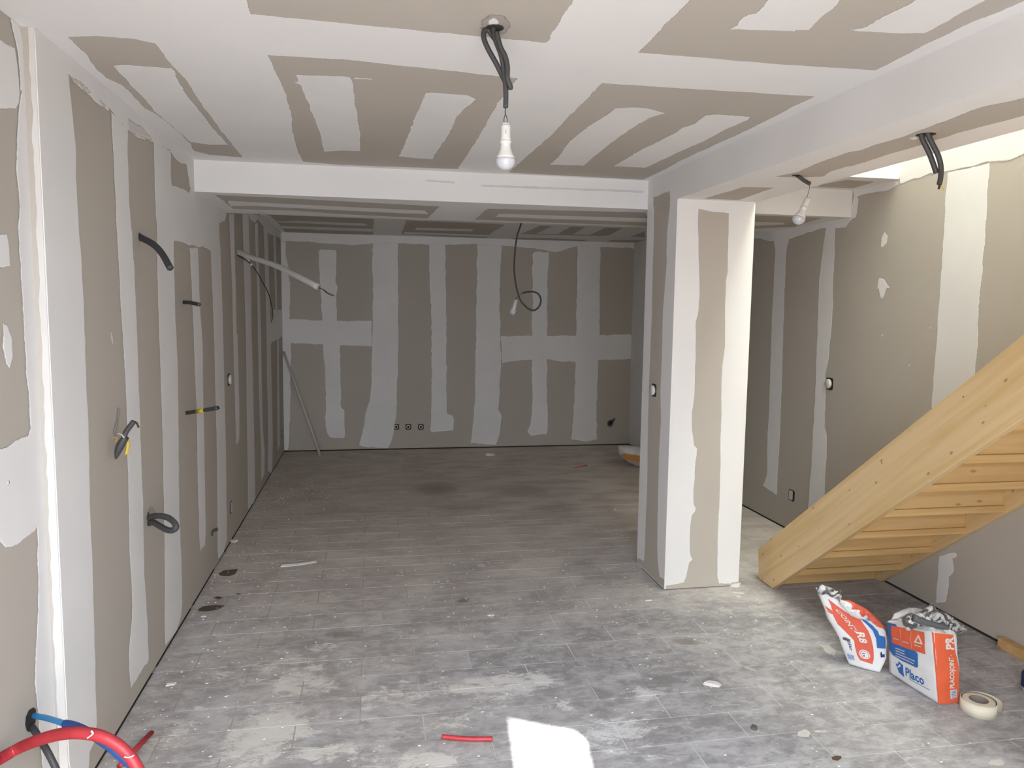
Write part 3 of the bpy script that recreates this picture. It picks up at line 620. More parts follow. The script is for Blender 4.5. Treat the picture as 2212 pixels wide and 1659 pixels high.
# pair of conduits further right
YS = 2.467
q = lambda p, dy=0: [U(x, y, YS + dy) for x, y in kh(p)]
t = empty('ceiling_conduit', on(1998, 290, 2, ZS), 'two short black conduits hanging from the beam soffit near the top right corner', 'cable')
hole(t, on(2000, 290, 2, ZS) + Vector((0, 0, -.001)), .033, (0, 0, -1))
patch('lifted_paper', SLB, kh([(1310, 140), (1350, 125), (1385, 130), (1380, 145), (1345, 150)]), M['band'], lb, jit=0, fw=.002)
tube('conduit', q([(1405, 90), (1420, 150), (1465, 240), (1500, 330), (1528, 410)]), .0092, M['black'], t)
tube('conduit', q([(1455, 90), (1490, 170), (1540, 270), (1563, 360), (1562, 440), (1550, 500)], -.02), .0092, M['black'], t)
tube('wire_tip', q([(1555, 490), (1550, 520), (1545, 535)], -.02), .004, M['black2'], t)
tube('stripped_wire', q([(1565, 500), (1572, 520), (1585, 545)], -.02), .0022, M['yellow'], t, 6)
tube('stripped_wire', q([(1520, 410), (1495, 430), (1468, 438)]), .0014, M['sleeve'], t, 6)
# rear pendant
YT = 6.25
q = lambda p: [U(x, y, YT) for x, y in k9(p)]
top = U(1131, 478, YT); top.z = HC
t = empty('pendant_lamp', top, 'small bulb on a long looped black cable hanging in the dim rear room', 'lamp')
tube('cable', [top] + q([(470, 140), (430, 260), (405, 420), (392, 600), (395, 740), (410, 850), (435, 960), (470, 1050), (520, 1110), (580, 1155), (640, 1160), (690, 1115), (710, 1050), (700, 1000), (670, 960), (620, 942), (560, 942), (490, 955)]), .0072, M['black'], t, 8)
tube('wire', q([(490, 955), (450, 985), (400, 1028)]), .0018, M['black2'], t, 5)
bulb_and_socket(t, q([(416, 1040)])[0], q([(380, 1165)])[0] - q([(416, 1040)])[0])
# ------------------------------------------------------------------ things coming out of the left wall
def wallpt(px, py, out=0.): return on(px, py, 0, XL + out)
def at_depth(ref, pts):  # points in the vertical plane parallel to the picture at the place of ref
    dep = (ref - CP).dot(FW)
    return [CP + ray(x, y) * dep for x, y in pts]
def along(start, end_px, pull, mids=(), straight=False):
    """from a wall point out to a place on the pixel's ray `pull` metres nearer than the wall point"""
    dep = (start - CP).dot(FW); pts = [start]
    allp = list(mids) + [end_px]
    for i, (x, y) in enumerate(allp):
        f = (i + 1) / len(allp); pts.append(CP + ray(x, y) * (dep - pull * f))
    return pts
def wall_hole(parent, px, py, r, asp=1.0):
    c = wallpt(px, py, .0008); return lathe('wall_hole', [(r * 1.15, 0), (r * 1.12, .001)], M['dark'], c, (1, 0, 0), parent, 20)
st = wallpt(302, 512)
t = empty('wall_conduit', st, 'curved black conduit drooping from the left wall, highest of those near the viewer', 'cable')
wall_hole(t, 302, 512, .016)
tube('conduit', along(st, (368, 580), .16, ((330, 527), (350, 548))), .0142, M['black'], t, ribs=.006, sides=12)
st = wallpt(396, 653)
t = empty('wall_conduit', st, 'short straight black conduit stub high on the left wall, left of the white sleeve', 'cable')
tube('conduit', along(st, (431, 658), .12, ((412, 654),)), .0105, M['black'], t, ribs=.006)
st = wallpt(402, 892)
t = empty('wall_conduit', st, 'straight black conduit stub wrapped once with yellow tape, at mid height of left wall', 'cable')
pth = along(st, (470, 881), .18, ((436, 887),))
tube('conduit', pth, .0112, M['black'], t)
tube('yellow_wrap', [pth[0].lerp(pth[1], .72), pth[1].lerp(pth[2], .18)], .0120, M['yellow'], t)
tube('wire', along(pth[-1], (474, 882), .01), .003, M['black2'], t, 6)
# taped box bundle
kg = lambda p: K(200, 860, 4.879, p)
st = wallpt(248, 925)
t = empty('cable_bundle', st, 'black taped cable bundle with yellow strips and a hooked conduit, low on left wall', 'cable')
dep = (st - CP).dot(FW) - .04
gp = lambda p, d=0: [CP + ray(x, y) * (dep - d) for x, y in kg(p)]
b_ = tube('taped_bundle', gp([(350, 410), (310, 470), (275, 540), (245, 640)], .03), .021, M['black'], t, 12, flat=.8, rad=lambda f: (.75 + .6 * f - 1.15 * f * f * f))
tube('conduit', gp([(330, 420), (350, 360), (400, 290), (435, 245)], .05), .0098, M['black'], t)
tube('wire', gp([(435, 245), (465, 262), (475, 285), (488, 310)], .05), .0036, M['black2'], t, 6)
tube('yellow_strip', gp([(375, 450), (372, 520), (358, 595)], .01), .0062, M['yellow'], t, flat=.4)
tube('yellow_strip', gp([(230, 410), (262, 425), (240, 460)], -.01), .004, M['yellow'], t, flat=.5)
tube('tape_tail', gp([(270, 372), (310, 385), (335, 420)], .06), .006, M['sleeve'], t, flat=.3)
patch('grey_smear', SWL, kg([(255, 100), (290, 100), (262, 290), (240, 410), (205, 400), (215, 300), (240, 240)]), M['smudge'], wl, d0=.004, fw=.02)
# loop low on the wall
st = wallpt(320, 1118)
t = empty('wall_conduit', st, 'thick black conduit bent into a loop, lowest on the left wall near the viewer', 'cable')
dep = (st - CP).dot(FW)
def lp(p, d): return CP + ray(*kg([p])[0]) * (dep - d)
tube('conduit_loop', [st + Vector((-.01, 0, .02)), lp((590, 1255), .01), lp((680, 1240), .04), (lp((780, 1255), .07)), lp((850, 1300), .09), lp((880, 1355), .1), lp((850, 1390), .1), lp((790, 1390), .08), lp((710, 1350), .05), lp((640, 1310), .02), lp((590, 1320), .0)], .0132, M['black'], t, 12, 7)
tube('conduit_end', [lp((570, 1240), -.02), lp((585, 1300), 0), lp((600, 1340), 0)], .007, M['greybox'], t, 8)
patch('grey_smear', SWL, kg([(600, 1130), (640, 1150), (660, 1230), (600, 1260), (580, 1230), (590, 1170)]), M['smudge'], wl, d0=.004, fw=.02)
# small clip
st = wallpt(458, 1160)
t = empty('cable_clip', st, 'tiny black double cable stub at the foot of the left wall', 'cable')
dep2 = (st - CP).dot(FW); g2 = lambda p, d: [CP + ray(x, y) * (dep2 - d) for x, y in kg(p)]
tube('cable', g2([(1260, 1450), (1270, 1395), (1320, 1370)], .02), .005, M['black'], t, 8)
tube('cable', g2([(1265, 1400), (1290, 1400), (1320, 1390)], .03), .004, M['black'], t, 8)
# white sleeve with wires, rear left
st = wallpt(513, 545)
dep3 = (st - CP).dot(FW)
g3 = lambda p, d=0: [CP + ray(x, y) * (dep3 - d) for x, y in kl(p)]
t = empty('sleeved_cable', st, 'flat white sleeve with bare wire tips and a thin black wire, high on left wall', 'cable')
sl = tube('sleeve', [st + Vector((-.01, 0, .01))] + g3([(720, 645)], .02) + g3([(830, 700)], .10) + g3([(1100, 790)], .25) + g3([(1350, 910)], .4) + g3([(1590, 1035)], .5), .023, M['sleeve'], t, 12, flat=.95, rad=lambda f: .75 + .3 * f)
tube('wire', g3([(1590, 1030), (1650, 1070), (1700, 1110), (1765, 1138)], .5), .0024, M['black2'], t, 6)
tube('wire', g3([(1595, 1050), (1660, 1070), (1700, 1100), (1775, 1130)], .49), .0024, M['black2'], t, 6)
tube('short_sleeve', g3([(690, 660), (760, 690), (825, 745)], .04), .008, M['sleeve'], t, 8)
tube('thin_wire', g3([(690, 680), (810, 755), (900, 860), (980, 1000), (1040, 1120), (1075, 1260), (1085, 1360), (1070, 1430)], .06), .0042, M['black2'], t, 7, 6, rad=lambda f: 1 - .35 * f)
lathe('ferrule', [(.009, 0), (.009, .014)], M['plastic'], g3([(835, 780)], .07)[0], g3([(870, 800)], .07)[0] - g3([(835, 780)], .07)[0], t, 12)
# ------------------------------------------------------------------ electrical boxes
def wall_box(px, py, ax, val, sgn, label, w=.068, kind='socket', open_=False):
    c = on(px, py, ax, val)
    t = empty('electrical_box', c, label, 'electrical box')
    n = Vector((0, 0, 0)); n[ax] = sgn
    u = Vector((0, 1, 0)) if ax == 0 else Vector((1, 0, 0)); v = Vector((0, 0, 1))
    def quad(name, w_, h_, d, th, m, bev=.006, cu=0, cv=0, seg=3):
        bm = bmesh.new()
        pts = []
        r = min(bev, w_ / 2, h_ / 2)
        for sx_, sy_ in ((1, 1), (-1, 1), (-1, -1), (1, -1)):
            for k_ in range(seg + 1):
                a = {(1, 1): 0, (-1, 1): 90, (-1, -1): 180, (1, -1): 270}[(sx_, sy_)] + 90 * k_ / seg
                pts.append(((w_ / 2 - r) * sx_ + r * math.cos(math.radians(a)) + cu, (h_ / 2 - r) * sy_ + r * math.sin(math.radians(a)) + cv))
        N = len(pts)
        vs = [c + u * a + v * b + n * d for a, b in pts] + [c + u * a + v * b + n * (d + th) for a, b in pts]
        fs = [tuple(range(N, 2 * N))] + [(i, (i + 1) % N, N + (i + 1) % N, N + i) for i in range(N)]
        return mesh(name, vs, fs, M[m], t)
    quad('box_recess', w, w, .0003, .0016, 'dark', .016)
    if kind == 'socket':
        quad('mounting_ring', w * .80, w * .80, .0015, .003, 'greybox', .02)
        lathe('socket_face', [(w * .36, 0), (w * .36, .004), (w * .30, .006)], M['sleeve'], c + n * .004, n, t, 20)
        lathe('socket_well', [(w * .2, 0), (w * .2, .001)], M['dark'], c + n * .0098, n, t, 14)
    elif kind == 'cover':
        lathe('protective_cover', [(w * .40, 0), (w * .40, .012), (w * .34, .016)], M['plastic'], c + n * .002 + u * (.006 * (1 if ax == 0 else -1)), n, t, 22)
    else:
        quad('board_cover', w * .62, w * .84, .0018, .002, 'sleeve', .008, .008)
    return t
wall_box(856, 922, 1, YB, -1, 'leftmost of the three socket boxes low on the far wall', kind='socket')
wall_box(882, 922, 1, YB, -1, 'middle one of the three socket boxes low on the far wall', kind='socket')
wall_box(909, 922, 1, YB, -1, 'rightmost of the three socket boxes low on the far wall', kind='socket')
wall_box(1413, 843, 0, XC1, -1, 'switch box with white cover on the left side of the column', w=.08, kind='cover')
wall_box(1792, 829, 0, XR, -1, 'switch box with round white cover on the right wall above the stair', w=.085, kind='cover')
wall_box(1710, 1070, 0, XR, -1, 'dark outlined socket box low on the right wall behind the stair foot', w=.085, kind='cut')
wall_box(494, 820, 0, XL, 1, 'white covered box at mid height on the left wall, right of the yellow taped stub', w=.085, kind='cover')
wall_box(499, 1096, 0, XL, 1, 'dark edged box low on the left wall, above the small cable stub', w=.085, kind='cut')
wall_box(610, 937, 0, XL, 1, 'dark edged box low on left wall beside the far corner', w=.085, kind='cut')
c = on(1317, 913, 1, YB)
t = empty('cable_coil', c, 'black coiled cable end low on the far wall, right of the socket boxes', 'cable')
lathe('wall_hole', [(.028, 0), (.028, .002)], M['dark'], c + Vector((0, 0, 0)), (0, -1, 0), t, 18)
tube('cable', [c + Vector((.005, .0, .02)), c + Vector((.03, -.03, .015)), c + Vector((.0, -.04, -.035)), c + Vector((-.035, -.045, -.01)), c + Vector((-.01, -.05, .03)), c + Vector((.035, -.05, .035)), c + Vector((.045, -.05, .065))], .010, M['black'], t)
c = on(12, 1000, 0, XREC)
t = empty('metal_slot', c, 'narrow dark metal slot in the near left wall at the edge of view', 'fitting')
boxes('slot', [(XREC, c.y - .008, c.z - .052, XREC + .002, c.y + .008, c.z + .045)], M['greybox'], t, .0008)
lathe('screw_head', [(.006, 0), (.006, .003)], M['sleeve'], (XREC + .001, c.y + .004, c.z - .058), (1, 0, 0), t, 10)
# ------------------------------------------------------------------ pipes bottom left
kk = lambda p: K(0, 1480, 5.53, p)
hc = on(67, 1545, 0, XREC)
t = empty('pipe_bundle', hc, 'blue pipe and black conduit leaving an oval hole low in the left wall', 'pipe')
hv = []
hp = kk([(400, 265), (430, 290), (430, 360), (425, 440), (400, 520), (350, 560), (320, 545), (302, 470), (310, 380), (345, 300)])
hm = [on(x, y, 0, XREC + .0012) for x, y in hp]
mesh('wall_hole', hm, [tuple(range(len(hm)))], M['dark'], t)
dh = (hc - CP).dot(FW)
def gq(p, d):
    out = []
    for x, y in kk(p):
        wd_ = (on(x, y, 0, XREC) - CP).dot(FW); out.append(CP + ray(x, y) * (min(dh - d, wd_ - .05) if d > .03 else dh - d))
    return out
tube('blue_pipe', gq([(370, 362)], -.03) + gq([(430, 370)], .0) + gq([(560, 395)], .04) + gq([(680, 430)], .08) + gq([(800, 472)], .11), .0085, M['blue'], t, 12)
tube('blue_conduit', gq([(775, 462)], .10) + gq([(900, 490)], .14) + gq([(1050, 560)], .19) + gq([(1200, 660)], .22) + gq([(1350, 770)], .24) + gq([(1500, 900)], .25) + gq([(1640, 1010)], .26) + gq([(1700, 1100)], .26), .0118, M['dblue'], t, 12, ribs=.006)
tube('black_conduit', gq([(350, 460)], -.02) + gq([(410, 540)], .02) + gq([(500, 680)], .05) + gq([(580, 820)], .07) + gq([(670, 1000)], .08) + gq([(720, 1120)], .08), .0105, M['black'], t, 12, ribs=.006)
t = empty('red_conduit', gq([(-300, 1100)], .1)[0], 'thick red corrugated conduit arching across the bottom left corner', 'pipe')
tube('conduit', gq([(-420, 1120)], .1) + gq([(-220, 1000)], .12) + gq([(0, 880)], .15) + gq([(230, 750)], .2) + gq([(450, 660)], .25) + gq([(700, 590)], .29) + gq([(950, 570)], .32) + gq([(1200, 610)], .33) + gq([(1400, 710)], .33) + gq([(1550, 850)], .33) + gq([(1640, 990)], .33) + gq([(1700, 1150)], .33), .0160, M['red'], t, 16, 6, ribs=.0055)
tube('plaster_splash', gq([(1090, 545), (1110, 580), (1070, 615), (1045, 632)], .351), .0032, M['chip'], t, 6, flat=.6)
tube('plaster_splash', gq([(1485, 858), (1540, 862), (1600, 840)], .352), .0028, M['chip'], t, 6, flat=.6)
# ------------------------------------------------------------------ things on the floor
def tilted(pts, z): return [Vector((p.x, p.y, z)) for p in pts]
a, b = fl(310 + 18, 1588), fl(258, 1662)
o = tube('plastic_strip', [Vector((a.x, a.y, .012)), Vector((b.x, b.y, .012))], .0105, M['red'], None, 10, flat=.8)
tag(o, 'red plastic tube offcut on the floor behind the arching red conduit', 'offcut')
a, b = fl(955, 1597), fl(1064, 1602); a.z = b.z = .011; mdl = (a + b) / 2 + Vector((0, -.006, -.001))
o = tube('conduit_offcut', [a, mdl, b], .0098, M['red'], None, 12, 10, ribs=.0085)
tag(o, 'short red corrugated conduit piece lying left of the sun patch', 'offcut')
a, b = fl(1238, 1012), fl(1268, 1006); a.z = b.z = .006
tag(tube('red_stick', [a, b], .006, M['bagred'], None, 6), 'thin dark red stick on the floor of the rear room', 'offcut')
a, b = fl(606, 1226), fl(684, 1216); a.z = b.z = .006
t = empty('white_offcut', a, 'pair of thin white plastic strips lying on the floor near the left wall', 'offcut')
tube('strip', [a, (a + b) / 2 + Vector((0, -.012, 0)), b], .005, M['chip'], t, 6); tube('strip', [a + Vector((0, .025, 0)), (a + b) / 2 + Vector((0, .012, 0)), b + Vector((0, .02, 0))], .004, M['chip'], t, 6)
a = fl(692, 986); a.z = .008; b = Vector((XL + .016, YB - .05, 1.16))
tag(tube('white_pole', [a, b], .0135, M['sleeve'], None, 10), 'long thin white pole leaning into the far left corner', 'pole')
def chip(name, px, py, w, d, h, m, label, cat='debris', rot=0., n=9, sharp=.35, seed=1):
    rnd = random.Random(seed); c = fl(px, py); vs = []; r_ = []
    for i in range(n):
        a = 2 * math.pi * i / n; k_ = 1 + rnd.uniform(-sharp, sharp)
        x, y = math.cos(a) * w / 2 * k_, math.sin(a) * d / 2 * k_
        r_.append((x * math.cos(rot) - y * math.sin(rot), x * math.sin(rot) + y * math.cos(rot)))
    vs = [(c.x + x, c.y + y, .0003) for x, y in r_] + [(c.x + x * .86, c.y + y * .86, h * (1 + rnd.uniform(-.3, .3))) for x, y in r_] + [(c.x, c.y, h * 1.1)]
    fs = [(i, (i + 1) % n, n + (i + 1) % n, n + i) for i in range(n)] + [(n + i, n + (i + 1) % n, 2 * n) for i in range(n)] + [tuple(range(n))[::-1]]
    return tag(mesh(name, vs, fs, M[m]), label, cat)
chip('plaster_lump', 1590, 1266, .085, .04, .014, 'chip', 'white plaster lump at the right foot of the column', seed=1)
chip('plaster_chip', 1594, 1281, .06, .014, .004, 'chip', 'thin white plaster sliver on floor just below the lump at the column foot', seed=2, rot=-.5)
chip('plaster_chip', 1596, 1289, .03, .018, .004, 'chip', 'rounded white plaster chip, the lower of those below the column foot', seed=3)
chip('plaster_chip', 1400, 1297, .05, .015, .004, 'chip', 'elongated white plaster chip left of the column foot', seed=4)
chip('paper_scrap', 1541, 1480, .065, .03, .012, 'chip', 'crumpled white scrap on the tiles, between sun patch and paper sacks', seed=5, n=6, sharp=.5, rot=-.3)
chip('grey_lump', 1628, 1574, .028, .03, .01, 'greybox', 'small dark grey lump on the tiles at the bottom of the view', seed=6)
chip('plaster_chip', 506, 1170, .06, .07, .012, 'chip', 'white plaster lump against the foot of the left wall', seed=7)
chip('plaster_chip', 368, 1479, .05, .025, .006, 'chip', 'white plaster chip on the floor near the lower left wall', seed=8)
chip('paper_scrap', 1330, 1101, .03, .05, .012, 'chip', 'small white square scrap on the floor behind the column', seed=9, n=4, sharp=.1)
chip('paper_scrap', 1060, 983, .11, .09, .02, 'chip', 'crumpled pale scrap on the floor before the far wall', seed=10, n=7, sharp=.5)
chip('plaster_chip', 440, 1332, .03, .02, .004, 'chip', 'small pale chip between the two brown floor stains', seed=11)
chip('plaster_chip', 1040 + 20, 1345 - 6 - 10, .045, .03, .004, 'chip', 'pale plaster flake in the middle of the floor, right of the dark stain', seed=12)
# splats of plaster and brown stains, part of the floor
SF = (2, 0, 1, (XL, XR), (1, YB))
def splat(px, py, rx, ry, m='chip_f', seed=0, name='plaster_splat', n=14, w=.25, rot=0.):
    rnd = random.Random(seed)
    pts = []
    for i in range(n):
        a = 2 * math.pi * i / n; k_ = 1 + rnd.uniform(-w, w); x, y = rx * math.cos(a) * k_, ry * math.sin(a) * k_
        pts.append((px + x * math.cos(rot) - y * math.sin(rot), py + x * math.sin(rot) + y * math.cos(rot)))
    patch(name, SF, pts, M[m], floor, jit=.001, fw=.004, d0=.0004, step=.02)
M['chip_f'] = feather(mat('plaster_splat', (.60, .58, .56), .8, .3, var=.08, var_scale=30))
M['splat2'] = feather(mat('plaster_splat_dim', (.46, .445, .43), .8, .3, var=.08, var_scale=30))
M['stain'] = feather(mat('brown_stain', (.105, .068, .048), .5, .3))
splat(1790, 1404, 20, 8, seed=3, rot=.5); splat(1739, 1585, 15, 10, seed=4); splat(1772, 1580, 17, 3, seed=5); splat(2152, 1648, 18, 9, seed=6)
splat(1320, 1227, 24, 4, seed=7, rot=-.25, w=.5); splat(1040, 1222, 10, 4, seed=8); splat(985, 1217, 10, 3.5, 'splat2', seed=9); splat(1178, 1266, 9, 4, 'splat2', seed=12)
splat(1745, 1645, 18, 6, 'splat2', seed=10); splat(1640, 1375, 14, 5, 'splat2', seed=11); splat(1059, 1330, 9, 5, seed=13); splat(1100, 1299, 18, 5, 'splat2', seed=14, w=.5)
splat(1808, 1638, 12, 5, 'stain', seed=41, w=.3); splat(1430, 1488, 14, 4, 'splat2', seed=15); splat(1460, 1490, 10, 6, 'splat2', seed=16)
splat(1515, 1468 - 28, 6, 2.5, seed=17); splat(1620, 1445, 18, 4, 'splat2', seed=18, rot=.35); splat(430, 1530, 14, 6, seed=19)
patch('brown_stain', SF, k7([(1395, 415), (1430, 395), (1525, 385), (1505, 420), (1470, 432), (1410, 430)]), M['stain'], floor, jit=.001, fw=.004)
patch('brown_stain', SF, k7([(1265, 645), (1300, 625), (1380, 615), (1442, 620), (1400, 645), (1330, 658), (1275, 658)]), M['stain'], floor, jit=.001, fw=.004)
patch('brown_stain', SF, k7([(1360, 570), (1395, 560), (1430, 570), (1400, 582)]), M['stain'], floor, jit=.001, fw=.004)
patch('brown_stain', SF, k7([(1505, 545), (1525, 540), (1550, 546), (1525, 552)]), M['stain'], floor, jit=.001, fw=.003)
# crumbs nobody could count
rnd = random.Random(5); bm = bmesh.new()
def crumb(x, y, r):
    n = 5; a0 = rnd.random() * 6; vs = []
    for i in range(n):
        a = a0 + 2 * math.pi * i / n; q_ = r * rnd.uniform(.6, 1.3)
        vs.append(bm.verts.new((x + q_ * 1.4 * math.cos(a), y + q_ * .8 * math.sin(a), .0002)))
    tp = bm.verts.new((x, y, r * .5 + .0006))
    for i in range(n): bm.faces.new((vs[i], vs[(i + 1) % n], tp))
for i in range(1500):
    u_ = rnd.random()
    if u_ < .30: x = XL + abs(rnd.gauss(0, .35)) + .02; y = rnd.uniform(2.6, 7.5)
    elif u_ < .40: x = rnd.gauss(1.7, .35); y = rnd.gauss(3.9, .35)
    else: x = rnd.uniform(XL, XR - .1); y = rnd.uniform(2.1, 5.5) if rnd.random() < .8 else rnd.uniform(5.5, 8.6)
    if not (XL + .01 < x < XR - .02) or (XC1 - .02 < x < XC2 + .02 and YC0 - .02 < y < Y1 + .02) or (x > 2.35 and y > 3.6): continue
    crumb(x, y, rnd.choice((.0022, .003, .003, .0042, .006)))
me = bpy.data.meshes.new('plaster_crumbs'); bm.to_mesh(me); bm.free()
tag(link('plaster_crumbs', me, M['chip']), 'white plaster crumbs scattered all over the dusty floor', 'crumbs', None, 'stuff')
# ------------------------------------------------------------------ tape roll
ks = lambda p: K(1740, 1240, 5.027, p)
bc = fl(*ks([(1872, 1490)])[0])
R_o, R_i, Ht = .0690, .034, .052
t = empty('tape_roll', bc, 'roll of cream paper joint tape lying flat beside the right sack', 'tape roll')
lathe('tape_body', [(R_i + .003, 0), (R_o - .008, 0), (R_o - .008, Ht), (R_o - .012, Ht + .0005), (R_i + .003, Ht)], M['tape'], bc, (0, 0, 1), t, 44)
lathe('outer_turn', [(R_o - .0045, .0), (R_o, 0), (R_o, Ht + .001), (R_o - .003, Ht + .001)], M['tape'], bc, (0, 0, 1), t, 44).data
core = lathe('cardboard_core', [(R_i, 0), (R_i + .003, 0), (R_i + .003, Ht + .001), (R_i, Ht + .001), (R_i, .002)], M['core'], bc, (0, 0, 1), t, 36)
# remove the lathe caps so the middle stays open
def drop_caps(o):
    b_ = bmesh.new(); b_.from_mesh(o.data); big = [f for f in b_.faces if len(f.verts) > 10]
    bmesh.ops.delete(b_, geom=big, context='FACES_ONLY'); b_.to_mesh(o.data); b_.free()
for o in t.children:
    drop_caps(o)
tail = []
for i in range(14):
    a = math.radians(85 - i * 9.5); r_ = R_o + .0 + .018 * math.sin(min(1, i / 9) * math.pi / 2)
    tail.append((bc.x + r_ * math.cos(a), bc.y + r_ * math.sin(a)))
vs = [(x, y, z) for x, y in tail for z in (0.001, Ht)] + [(x * 1 + .0009, y, z) for x, y in tail for z in (0.001, Ht)]
n2 = len(tail) * 2
fs = [(2 * i, 2 * i + 2, 2 * i + 3, 2 * i + 1) for i in range(len(tail) - 1)] + [(n2 + 2 * i, n2 + 2 * i + 1, n2 + 2 * i + 3, n2 + 2 * i + 2) for i in range(len(tail) - 1)] + [(2 * i + 1, 2 * i + 3, n2 + 2 * i + 3, n2 + 2 * i + 1) for i in range(len(tail) - 1)]
mesh('loose_tape_end', vs, fs, M['tape'], t, True)
# ------------------------------------------------------------------ sacks
def catmull(rows, v):
    """rows: list of (v, point); returns interpolated point"""
    for (v0, p0), (v1, p1) in zip(rows, rows[1:]):
        if v <= v1 + 1e-9:
            f = (v - v0) / (v1 - v0); return p0.lerp(p1, f)
    return rows[-1][1]
class Sack:
    """four corner curves (a,b,c,d seen from above, going round); faces bulge; surf(face,u,v) -> point, normal"""
    def __init__(s_, corners, bulge, wr=.003, seed=0):
        s_.c = corners; s_.b = bulge; s_.wr = wr; s_.seed = seed
    def raw(s_, f, u, v):
        p = catmull(s_.c[f], v); q_ = catmull(s_.c[(f + 1) % 4], v)
        out = (q_ - p); nrm = Vector((out.y, -out.x, 0)).normalized()
        r_ = .0
        bl = s_.b[f] * (math.sin(math.pi * min(max(u, 0), 1)) ** .6) * (math.sin(math.pi * min(max(.08 + v * .8, 0), 1)) ** .5)
        pt = p.lerp(q_, u) + nrm * bl
        w_ = s_.wr * (noise.noise(pt * 16 + Vector((s_.seed, 0, 0))) * 1.2 + noise.noise(pt * 45) * .5)
        w_ *= min(1, 6 * v + .1)
        return pt + nrm * w_
    def surf(s_, f, u, v, off=0.):
        p = s_.raw(f, u, v); e = .01
        du = s_.raw(f, min(1, u + e), v) - s_.raw(f, max(0, u - e), v); dv = s_.raw(f, u, min(1, v + e)) - s_.raw(f, u, max(0, v - e))
        n_ = du.cross(dv); n_ = n_.normalized() if n_.length > 1e-12 else Vector((0, -1, 0))
        return p + n_ * off
    def build(s_, name, m, parent, nu=14, nv=26):
        vs, fs = [], []; tot = 4 * nu
        for j in range(nv + 1):
            for f in range(4):
                for i in range(nu): vs.append(s_.raw(f, i / nu, j / nv))
        for j in range(nv):
            for i in range(tot):
                fs.append((j * tot + i, j * tot + (i + 1) % tot, (j + 1) * tot + (i + 1) % tot, (j + 1) * tot + i))
        fs.append(tuple(range(tot))[::-1]); fs.append(tuple(range(nv * tot, nv * tot + tot)))
        return mesh(name, vs, fs, m, parent, True)
    def poly(s_, name, f, pts, m, parent, off=.0012, res=.04):
        """print: polygon in (u,v) of face f, gridded so that it follows the paper"""
        bm_ = bmesh.new()
        fv = [bm_.verts.new((u, v, 0)) for u, v in pts]; bm_.faces.new(fv)
        bmesh.ops.triangulate(bm_, faces=bm_.faces[:])
        for k_ in range(int(1 / res)):
            x = (k_ + .5) * res
            for co, no in (((x, 0, 0), (1, 0, 0)), ((0, x, 0), (0, 1, 0))):
                bmesh.ops.bisect_plane(bm_, geom=bm_.verts[:] + bm_.edges[:] + bm_.faces[:], plane_co=co, plane_no=no)
        for v_ in bm_.verts: v_.co = s_.surf(f, v_.co.x, v_.co.y, off)
        me_ = bpy.data.meshes.new(name); bm_.to_mesh(me_); bm_.free()
        for p_ in me_.polygons: p_.use_smooth = True
        o_ = link(name, me_, m); par(o_, parent)
        return o_
    def text(s_, name, f, body, u0, v0, du, dv, size, m, parent, off=.0022, bold=0.0, xs=1.0):
        """lettering starting at (u0,v0), running along (du,dv) per unit of width, with its height across it, in metres on the face"""
        cu = bpy.data.curves.new('t', 'FONT'); cu.body = body; cu.size = 1; cu.resolution_u = 2; cu.offset = bold
        ob = bpy.data.objects.new('t', cu); COL.objects.link(ob)
        dg = bpy.context.evaluated_depsgraph_get(); me_ = bpy.data.meshes.new_from_object(ob.evaluated_get(dg))
        bpy.data.objects.remove(ob)
        W_ = (s_.raw(f, 1, .4) - s_.raw(f, 0, .4)).length; H_ = (s_.raw(f, .5, 1) - s_.raw(f, .5, 0)).length
        L_ = math.hypot(du, dv); du /= L_; dv /= L_
        bm_ = bmesh.new(); bm_.from_mesh(me_); bmesh.ops.triangulate(bm_, faces=bm_.faces[:])
        for v_ in bm_.verts:
            x, y = v_.co.x * size * xs, v_.co.y * size
            mu_, mv_ = x * du - y * dv, x * dv + y * du
            v_.co = s_.surf(f, u0 + mu_ / W_, v0 + mv_ / H_, off)
        bm_.to_mesh(me_); bm_.free()
        o_ = link(name, me_, m); par(o_, parent); return o_
def crumple(name, outline, z_of, m, parent, amp, seed, nr=12, thick=.006):
    """crumpled top: fan of rings over the outline, strongly creased"""
    c = sum(outline, Vector((0, 0, 0))) / len(outline); N = len(outline); vs = [], 
    vs = []; fs = []
    for j in range(nr + 1):
        f = 1 - j / nr
        for i, p in enumerate(outline):
            q_ = c.lerp(p, f)
            nn = noise.noise(q_ * 24 + Vector((seed, 0, 0))); n3 = noise.noise(q_ * 60 + Vector((0, seed, 0)))
            h = z_of(f, i / N) + amp * (abs(nn) * 1.6 - .3) * (1 if j else .25) + amp * .45 * n3
            vs.append(q_ + Vector((nn * .006, n3 * .006, h)))
    for j in range(nr):
        for i in range(N): fs.append((j * N + i, j * N + (i + 1) % N, (j + 1) * N + (i + 1) % N, (j + 1) * N + i))
    return mesh(name, vs, fs, m, parent, False)
V = Vector
